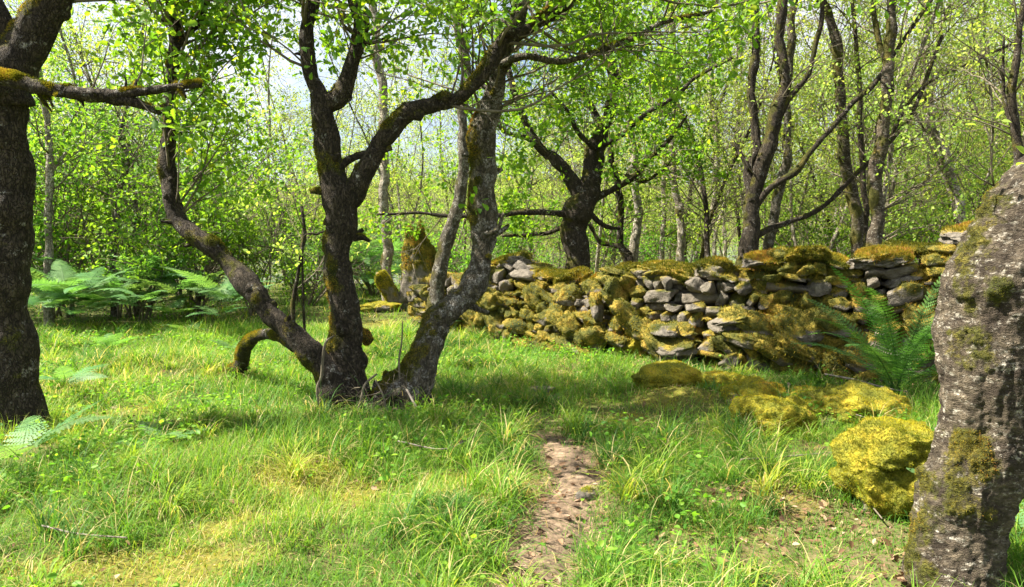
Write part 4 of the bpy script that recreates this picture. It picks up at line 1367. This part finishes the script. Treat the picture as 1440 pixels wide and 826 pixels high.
# ------------------------------------------------------------------ ferns
def frond(mb, base, az, length, lift, droop, width, rg, npin=24, triang=0.2, pinn=7, roll=0.0, stalk=0.12):
    """a fern frond: arching midrib, paired leaflets each with a toothed outline. az = heading, lift = start elevation"""
    n = npin + 1
    t = np.linspace(0, 1, 40)
    el = lift - droop * t ** 1.3
    st = length / 39
    c = np.cumsum(np.cos(el)) * st; h = np.cumsum(np.sin(el)) * st
    ca, sa = math.cos(az), math.sin(az)
    P = np.array(base) + np.stack([c * ca, c * sa, h], -1)
    T = np.stack([np.cos(el) * ca, np.cos(el) * sa, np.sin(el)], -1)
    S0 = np.array([-sa, ca, 0.0])
    S = np.repeat(S0[None], 40, 0)
    Nn_ = np.cross(T, S); 
    cr, sr = math.cos(roll), math.sin(roll)
    S, Nn_ = S * cr + Nn_ * sr, Nn_ * cr - S * sr
    if Nn_[0, 2] < 0: Nn_ = -Nn_
    tube(mb, P, 0.004 * length * (1.1 - t), 3, a=0.2)
    tp = np.linspace(stalk, 0.985, npin)
    i = tp * 39; i0 = np.minimum(i.astype(int), 38); fr = (i - i0)[:, None]
    B = P[i0] * (1 - fr) + P[i0 + 1] * fr
    u = (tp - stalk) / (1 - stalk)
    env = np.minimum(1, (1 - u) ** (0.75 if triang > 0.5 else 0.6) * 1.05) * (1 if triang > 0.5 else np.minimum(1, 0.45 + u * 2.8))
    plen = width * 0.5 * env + 0.004
    V = []; F4 = []; A = []
    k = 0
    for side in (-1, 1):
        for j in range(npin):
            ax = norm(S[i0[j]] * side * 0.92 + T[i0[j]] * (0.42 + 0.3 * u[j]) - Nn_[i0[j]] * rg.uniform(0.02, 0.2))
            w = norm(np.cross(ax, Nn_[i0[j]])) * side
            nn = norm(np.cross(ax, w))
            m = pinn
            pl = plen[j] * rg.uniform(0.9, 1.08)
            pw = length / npin * (0.62 if triang < 0.5 else 0.62)
            if triang > 0.5: pw = length / npin * 0.9
            for q in range(m):
                t0 = (q + 0.05) / m; t1 = (q + 0.95) / m
                e = (1 - ((t0 + t1) / 2) ** 1.6 * 0.75) * pw * 0.62
                b0 = B[j] + ax * pl * t0 - nn * 0.04 * pl * t0 ** 2; b1 = B[j] + ax * pl * t1 - nn * 0.04 * pl * t1 ** 2
                for s2 in (-1, 1):
                    tipc = (b0 + b1) / 2 + w * s2 * e + ax * pl / m * 0.35
                    V += [b0, b1, tipc + (b1 - b0) * 0.25, tipc - (b1 - b0) * 0.2]
                    F4.append((k, k + 1, k + 2, k + 3)); k += 4
            A += [rg.random() * 0.3 + 0.35] * (m * 8)
    mb.add(np.array(V), [np.array(F4)], np.array(A))


def fern(name, px, py, n, length, width, label, seed, material='fern', lift=(0.9, 1.25), droop=(0.9, 1.5), az=None, npin=24, pinn=6, tri=0.2, group=None, loc=None, cat='fern', z0=0.0, stalk=0.12):
    rg = np.random.default_rng(seed)
    g = gnd(px, py) if loc is None else np.array(loc)
    root = empty(name, g, label, cat, group)
    for k in range(n):
        a = (k / n * 6.283 + rg.uniform(-0.3, 0.3)) if az is None else rg.uniform(*az)
        fm = MB()
        L_ = length * rg.uniform(0.75, 1.08)
        frond(fm, (rg.normal(0, 0.03), rg.normal(0, 0.03), z0 + rg.normal(0, 0.02)), a, L_, rg.uniform(*lift), rg.uniform(*droop), width * rg.uniform(0.85, 1.1), rg, npin, tri, pinn, rg.normal(0, 0.25), stalk)
        fm.build('frond', M[material], root)
    return root


fern('fern', 1262, 556, 15, 1.45, 0.31, 'large upright male fern at the wall foot beside the big leaning trunk', 501, lift=(0.75, 1.35), droop=(0.5, 1.25), npin=32)
fern('fern', 1030, 497, 2, 0.75, 0.2, 'pair of young fern fronds arching before the middle of the wall', 502, lift=(0.5, 0.9), droop=(0.2, 0.5), az=(-0.3, 0.5))
fern('fern', 1330, 540, 6, 0.9, 0.22, 'smaller fern half hidden behind the big leaning trunk', 503, lift=(0.9, 1.3))
bl = 'bracken plant with flat fronds in the shaded bank left of the clearing'
rgf = np.random.default_rng(88)


def bracken(seed, label, group=None, L_=0.95, n=5, z0=0.55):
    return fern('bracken', 0, 0, n, L_, 0.42, label, seed, 'bracken', (0.35, 0.8), (0.45, 0.9), None, 17, 6, 0.9, group, (0, 0, 0), 'bracken', z0, 0.15)


bp = [bracken(511, bl, 'bracken on the left bank'), bracken(512, bl, 'bracken on the left bank', 0.85, 4, 0.4), bracken(513, bl, 'bracken on the left bank', 1.1, 6, 0.7)]
bsp = []
for _ in range(46):
    px, py = rgf.uniform(40, 330), rgf.uniform(448, 476)
    if px > 250 and rgf.random() < 0.4: continue
    g_ = gnd(px, py); bsp.append((g_[0], g_[1], rgf.uniform(0.7, 1.15)))
first = [True] * 3
for k, (x, y, s_) in enumerate(bsp):
    j = k % 3
    if first[j]:
        first[j] = False; bp[j].location = (x, y, Hs(x, y)); bp[j].scale = (s_,) * 3
    else:
        dup(bp[j], (x, y, Hs(x, y)), rgf.uniform(0, 6.28), s_)
lab2 = 'bright sunlit bracken plant beyond the gap between the oak stems'
for k in range(34):
    px, py = rgf.uniform(395, 590), rgf.uniform(395, 428)
    if 455 < px < 490 and rgf.random() < 0.3: continue
    g_ = gnd(px, py)
    dup(bp[k % 3], g_, rgf.uniform(0, 6.28), rgf.uniform(1.0, 1.6), lab2, 'bracken beyond the gap')
for (px, py, s_, lab) in ((262, 470, 0.7, 'single pale bracken plant spreading over grass below the fern bank'),
                          (95, 560, 0.55, 'low bluish bracken just right of the dark left trunk'),
                          (235, 625, 0.55, 'flat bracken fronds lying in shade right of the dark trunk base'),
                          (30, 665, 0.7, 'pale bracken at the foot of the dark left trunk'),
                          (400, 512, 0.45, 'small bracken frond beside the dead curved limb'),
                          (150, 500, 0.6, 'thin bracken fronds leaning over grass in the middle left'),
                          (1425, 780, 0.6, 'bright bracken frond at the right edge behind the leaning trunk'),
                          (330, 500, 0.4, 'tiny bracken in grass left of the dead curved limb'),
                          (660, 470, 0.5, 'bracken tuft at the left foot of the wall')):
    g_ = gnd(px, py)
    r_ = dup(bp[int(px) % 3], g_ - np.array([0, 0, 0.40 * s_]), rgf.uniform(0, 6.28), s_, lab)
    del r_['group']

# ------------------------------------------------------------------ sticks and twigs lying about
def stick(name, pts, label, m='dry_twig', seed=0, z=0.03, group=None):
    rows = []
    for px, py, w, *zz in pts:
        g_ = gnd(px, py)
        hz = zz[0] if zz else z
        rows.append([g_[0], g_[1], g_[2] + hz, Rpx(w * 0.7, g_[1])])
    Q = catmull(np.array(rows), 0.03)
    mb = MB(); tube(mb, Q[:, :3], Q[:, 3], 8, 0.003, 20, 0.0, seed=seed)
    o = mb.build(name, M[m], None, True, rows[0][:3])
    o.location = rows[0][:3]
    return tag(o, label, 'stick', group)


stick('fallen_stick', [(1160, 500 + 40, 4), (1200, 548, 4), (1250, 562, 3), (1275, 566, 2)], 'reddish dead stick lying before the large fern', seed=1, z=0.1)
stick('fallen_stick', [(1140, 578, 3), (1180, 592, 3, .1), (1225, 612, 2.5)], 'pale twig lying across the small flat mossy boulder', seed=2, z=0.12)
stick('fallen_stick', [(1040, 668, 4), (1100, 664, 4), (1190, 655, 3)], 'straight grey stick in grass left of the bright yellow boulder', seed=3, z=0.10)
stick('fallen_stick', [(1185, 668, 4), (1205, 700, 4), (1240, 745, 3)], 'bent brown stick on leaf litter below the bright yellow boulder', 'twig', 4, 0.06)
stick('fallen_stick', [(560, 640, 3), (620, 652, 3), (655, 640, 2)], 'thin straw coloured stick in grass below the oak roots', seed=5, z=0.10)
stick('fallen_stick', [(60, 760, 4), (110, 772, 4), (180, 778, 3)], 'dead twig in the grass at the bottom left corner', seed=6, z=0.08)
stick('fallen_stick', [(640, 640, 3), (672, 628, 3), (730, 620, 2)], 'dark twig lying right of the oak roots', 'twig', seed=7, z=0.08)
# twigs standing round the root mass, and the bent stick against the middle stem
def air_stick(name, pts, label, m='dry_twig', seed=0):
    rows = np.array([[*at(x, y, d), Rpx(w * 0.7, d)] for x, y, w, d in pts])
    Q = catmull(rows, 0.03)
    mb = MB(); tube(mb, Q[:, :3], Q[:, 3], 8, 0.003, 20, 0.0, seed=seed)
    b = Q[-1, :3]
    o = mb.build(name, M[m], None, True, b); o.location = b
    return tag(o, label, 'stick')


air_stick('dead_stick', [(470, 472, 3, 6.3), (458, 482, 5, 6.3), (454, 505, 6, 6.3), (452, 530, 6, 6.3), (446, 548, 5, 6.3), (450, 592, 4, 6.3)], 'bent pale stick propped against the middle oak stem', 'twig', seed=11)
air_stick('dead_stick', [(530, 526, 4, 6.3), (514, 540, 5, 6.25), (508, 560, 5, 6.2), (502, 592, 4, 6.2)], 'curved twig rising from the left of the root mass', 'twig', seed=12)
air_stick('dead_stick', [(528, 535, 3, 6.3), (538, 555, 4, 6.25), (546, 590, 3, 6.2)], 'thin twig in the middle of the oak root mass', 'twig', seed=13)
air_stick('dead_stick', [(572, 548, 4, 6.3), (584, 570, 5, 6.2), (600, 592, 4, 6.15)], 'short whitish stick slanting down right of the oak roots', seed=14)
air_stick('dead_stick', [(566, 452, 2, 6.6), (565, 480, 3, 6.6), (561, 512, 4, 6.6), (565, 560, 4, 6.6)], 'upright bare twig between middle and right oak stems', 'twig', seed=15)

# ------------------------------------------------------------------ grass
rgg = np.random.default_rng(909)
excl = []   # trunk feet: x, y, r
for (px, py, r_) in ((22, 640, 0.30), (495, 580, 0.25), (545, 580, 0.25), (1332, 845, 0.24), (1262, 690, 0.28), (1100, 596, 0.17), (1068, 560, 0.18), (1230, 575, 0.28)):
    g_ = gnd(px, py); excl.append((g_[0], g_[1] + (0.15 if py > 560 and px > 1000 and px < 1300 else 0), r_))


def wall_side(x, y):
    """distance in front of the wall line (negative = behind)"""
    yw = np.interp(x, wl_pts[:, 0], wl_pts[:, 1])
    return (yw - y) * 0.83


def density(x, y):
    p = np.stack([x, y, x * 0], -1)
    d = 0.62 + 0.55 * fbm(p * 1.3, 3, 15)
    d *= 1 - 0.45 * patch(x, y, MOSSP)
    d *= 1 - 0.5 * patch(x, y, LITP)
    d1, _ = pdist(x, y, PXY)
    wob = 0.08 * fbm(p * 5, 2, 16)
    d *= ss(0.08 + 0.02 * ss(5.2, 3.6, y), 0.27 + 0.04 * ss(5.2, 3.6, y), d1 + wob * 1.6) * 0.955 + 0.045
    d2, _ = pdist(x, y, PATH2)
    d *= 0.6 + 0.4 * ss(0.06, 0.22, d2 + wob)
    for a, b, r_ in excl:
        d *= ss(r_ * 0.75, r_ * 1.15, np.hypot(x - a, y - b))
    ws = wall_side(x, y)
    inside = (x > -1.1)
    d = np.where(inside & (ws < 0.65) & (ws > -0.6), d * 0.06, d)
    d = np.where(inside & (ws < 1.4) & (ws > 0.65) & (x > 1.5), d * 0.45, d)
    d = np.where((ws < -0.6) & inside, d * 0.4, d)
    return np.clip(d, 0, 1)


def blades(mb, x, y, n_seg, hgt, wid, lean, base_rnd, rg):
    n = len(x)
    z = H(x, y) - 0.015
    az = rg.uniform(0, 2 * math.pi, n)
    hh = hgt; bend = lean
    t = np.linspace(0, 1, n_seg + 1)
    V = np.zeros((n, 2 * n_seg + 1, 3))
    dx, dy = np.cos(az), np.sin(az)
    sx, sy = -dy, dx
    ang0 = rg.uniform(0.02, 0.55, n)
    px_ = np.zeros(n); pz_ = np.zeros(n)
    for k, tt in enumerate(t):
        if k:
            a_ = ang0 + bend * (t[k] ** 1.3) * 1.9
            px_ = px_ + np.sin(a_) * hh / n_seg; pz_ = pz_ + np.cos(a_) * hh / n_seg
        w_ = wid * (1 - tt ** 1.6) * 0.5
        cx = x + dx * px_; cy = y + dy * px_; cz = z + pz_
        if k < n_seg:
            V[:, 2 * k] = np.stack([cx - sx * w_, cy - sy * w_, cz], -1)
            V[:, 2 * k + 1] = np.stack([cx + sx * w_, cy + sy * w_, cz], -1)
        else:
            V[:, 2 * k] = np.stack([cx, cy, cz], -1)
    m = 2 * n_seg + 1
    off = (np.arange(n) * m)[:, None]
    F = []
    for k in range(n_seg - 1):
        F.append(off + np.array([[2 * k, 2 * k + 1, 2 * k + 3, 2 * k + 2]]))
    F.append(off + np.array([[2 * n_seg - 2, 2 * n_seg - 1, 2 * n_seg]]))
    mb.add(V.reshape(-1, 3), F, np.repeat(base_rnd, m))


def sample_ground(n, y0, y1, rg, marg=1.0, tuft=0.5):
    """points in the wedge the camera can see (with margin), clumped"""
    nt_ = n // 14
    ty = np.sqrt(rg.uniform(y0 ** 2, y1 ** 2, nt_)); tx = rg.uniform(-1, 1, nt_) * (0.72 * ty + marg)
    k = rg.integers(0, nt_, int(n * tuft))
    X = tx[k] + rg.normal(0, 0.045, len(k)); Y = ty[k] + rg.normal(0, 0.045, len(k))
    m = n - len(k)
    Y2 = np.sqrt(rg.uniform(y0 ** 2, y1 ** 2, m)); X2 = rg.uniform(-1, 1, m) * (0.72 * Y2 + marg)
    x = np.concatenate([X, X2]); y = np.concatenate([Y, Y2])
    tr = np.concatenate([(k * 0.61803) % 1.0, rg.random(m)])
    keep = rg.random(len(x)) < density(x, y)
    return x[keep], y[keep], tr[keep]


gm = MB()
for (n, y0, y1, seg_, w0) in ((270000, 1.8, 6.0, 4, 0.0042), (330000, 6.0, 12.5, 3, 0.0065), (70000, 12.5, 24, 2, 0.014)):
    x, y, tr = sample_ground(n, y0, y1, rgg)
    p = np.stack([x, y, x * 0], -1)
    hn = 0.5 + 0.5 * fbm(p * 0.9 + 5, 3, 17)
    hgt = (0.06 + 0.26 * hn * (0.4 + 1.0 * tr)) * rgg.uniform(0.5, 1.3, len(x))
    hgt *= (1 - 0.5 * patch(x, y, MOSSP)) * (1 - 0.5 * patch(x, y, LITP))
    d1, _ = pdist(x, y, PXY)
    hgt *= 0.5 + 0.5 * ss(0.1, 0.5, d1)
    fld = 0.5 + 0.5 * fbm(p * 0.7 + 40, 3, 18)
    rv = np.clip(0.12 + 0.62 * fld + 0.34 * (tr - 0.5) + rgg.normal(0, 0.12, len(x)), 0.0, 0.85)
    pm_ = patch(x, y, MOSSP)
    rv = np.clip(rv + 0.30 * pm_, 0, 0.86)
    dead = rgg.random(len(x)) < 0.08 + 0.22 * pm_ + 0.14 * ss(0.5, 0.75, fld)
    rv[dead] = rgg.uniform(0.89, 1.0, dead.sum())
    blades(gm, x, y, seg_, hgt, w0 * rgg.uniform(0.7, 1.4, len(x)), rgg.uniform(0.1, 1.35, len(x)) , rv, rgg)
# arching tussocks standing above the sward
nt2 = 5200
ty = np.sqrt(rgg.uniform(2.6 ** 2, 12.5 ** 2, nt2)); tx = rgg.uniform(-1, 1, nt2) * (0.72 * ty + 0.6)
kp = (rgg.random(nt2) < density(tx, ty) ** 1.2 * ss(-0.25, 0.25, fbm(np.stack([tx * 0.8, ty * 0.8, tx * 0 + 2], -1), 3, 23)) )
tx, ty = tx[kp], ty[kp]
nb = rgg.integers(30, 85, len(tx))
kk = np.repeat(np.arange(len(tx)), nb)
x = tx[kk] + rgg.normal(0, 0.035, len(kk)); y = ty[kk] + rgg.normal(0, 0.035, len(kk))
th_ = (rgg.uniform(0.16, 0.44, len(tx)) * (1 - 0.5 * patch(tx, ty, LITP)) * (1 + 0.15 * (ty < 6)))[kk]
tc = rgg.uniform(-0.1, 0.85, len(tx))[kk]
rv = np.clip(tc + rgg.normal(0, 0.10, len(kk)), 0, 0.85)
dead = rgg.random(len(kk)) < 0.12; rv[dead] = rgg.uniform(0.89, 1, dead.sum())
blades(gm, x, y, 5, th_ * rgg.uniform(0.55, 1.15, len(kk)), rgg.uniform(0.004, 0.009, len(kk)) * (1 + 0.5 * (y > 7)), rgg.uniform(0.5, 1.3, len(kk)), rv, rgg)
tag(gm.build('grass', M['grass']), 'long bright green grass covering the clearing', 'grass', kind='stuff')

# tussock left of the path, blades coloured dark for the hump's shaded front
tk = MB(); g_ = gnd(635, 722)
n = 2600
aa = rgg.uniform(0, 6.283, n); q_ = np.abs(rgg.normal(0, 0.5, n))
x = g_[0] + np.cos(aa) * q_ * 0.26; y = g_[1] + np.sin(aa) * q_ * 0.20
rv = np.clip(rgg.normal(0.12, 0.14, n), 0, 0.6); dead = rgg.random(n) < 0.14; rv[dead] = rgg.uniform(0.88, 1, dead.sum())
blades(tk, x, y, 4, rgg.uniform(0.06, 0.19, n), rgg.uniform(0.004, 0.007, n), rgg.uniform(0.5, 1.4, n), rv, rgg)
b_ = tk.build('grass_tussock', M['grass'], None, False, g_); b_.location = tuple(g_)
tag(b_, 'low dark green tussock on a small hump just left of the path', 'tussock')

# low ground moss
mm = MB()
n = 420000
y = np.sqrt(rgg.uniform(2.4 ** 2, 12 ** 2, n)); x = rgg.uniform(-1, 1, n) * (0.72 * y + 0.5)
gmz = np.maximum(patch(x, y, MOSSP), 0.5 * ss(0.05, 0.4, fbm(np.stack([x * 1.7, y * 1.7, x * 0 + 4], -1), 4, 61)))
d1, _ = pdist(x, y, PXY)
gmz *= ss(0.12, 0.3, d1)
k = rgg.random(n) < gmz
x, y = x[k], y[k]
n = len(x)
lf = rgg.uniform(0.35, 0.95, n)
blades(mm, x, y, 2, rgg.uniform(0.015, 0.06, n), rgg.uniform(0.004, 0.008, n), rgg.uniform(0.3, 1.0, n), np.clip(0.5 * lf + 0.5 * (0.5 + 0.5 * fbm(np.stack([x * 3, y * 3, x * 0], -1), 3, 19)), 0, 1), rgg)
tag(mm.build('ground_moss', M['moss_tuft']), 'yellow moss growing in patches among the grass', 'moss', kind='stuff')

# clover and small broad leaves among the grass
hb = MB()
n = 60000
y = np.sqrt(rgg.uniform(2.4 ** 2, 11 ** 2, n)); x = rgg.uniform(-1, 1, n) * (0.72 * y + 0.5)
k = rgg.random(n) < density(x, y) * ss(-0.1, 0.35, fbm(np.stack([x * 1.1, y * 1.1, x * 0 + 14], -1), 3, 63))
x, y = x[k], y[k]; n = len(x)
ax, nmv = frames(n, (0, 0, 2.5), rgg); ax[:, 2] = np.abs(ax[:, 2]) * 0.3
ax /= np.linalg.norm(ax, axis=1)[:, None]; nmv -= ax * (nmv * ax).sum(1)[:, None]; nmv /= np.linalg.norm(nmv, axis=1)[:, None]
leaves(hb, np.stack([x, y, H(x, y) + rgg.uniform(0.03, 0.16, n)], -1), ax, nmv, rgg.uniform(0.015, 0.05, n), FOLD, rgg.random(n))
tag(hb.build('undergrowth', M['shrub_leaf']), 'small broad leaved weeds scattered through the grass', 'weeds', kind='stuff')

# dead leaves
lt_ = MB()
n = 52000
y = np.sqrt(rgg.uniform(2.4 ** 2, 11 ** 2, n)); x = rgg.uniform(-1, 1, n) * (0.72 * y + 0.5)
d1, _ = pdist(x, y, PXY); d2, _ = pdist(x, y, PATH2)
pr = np.maximum(patch(x, y, LITP) * 0.8, np.maximum(0.38 * ss(0.38, 0.10, d1), 0.3 * ss(0.2, 0.05, d2)))
pr = np.maximum(pr, 0.06)
pr = np.where((wall_side(x, y) < 1.3) & (wall_side(x, y) > 0.4) & (x > 0), np.maximum(pr, 0.18), pr)
k = rgg.random(n) < pr
x, y = x[k], y[k]; n = len(x)
ax, nmv = frames(n, (0, 0, 3.0), rgg); ax[:, 2] *= 0.3
ax /= np.linalg.norm(ax, axis=1)[:, None]; nmv -= ax * (nmv * ax).sum(1)[:, None]; nmv /= np.linalg.norm(nmv, axis=1)[:, None]
leaves(lt_, np.stack([x, y, H(x, y) + rgg.uniform(0.006, 0.03, n)], -1), ax, nmv, 0.018 + 0.045 * rgg.random(n) ** 1.8, OAK, rgg.random(n))
tag(lt_.build('leaf_litter', M['litter']), 'dry brown leaves scattered on the path and bare soil', 'leaf litter', kind='stuff')
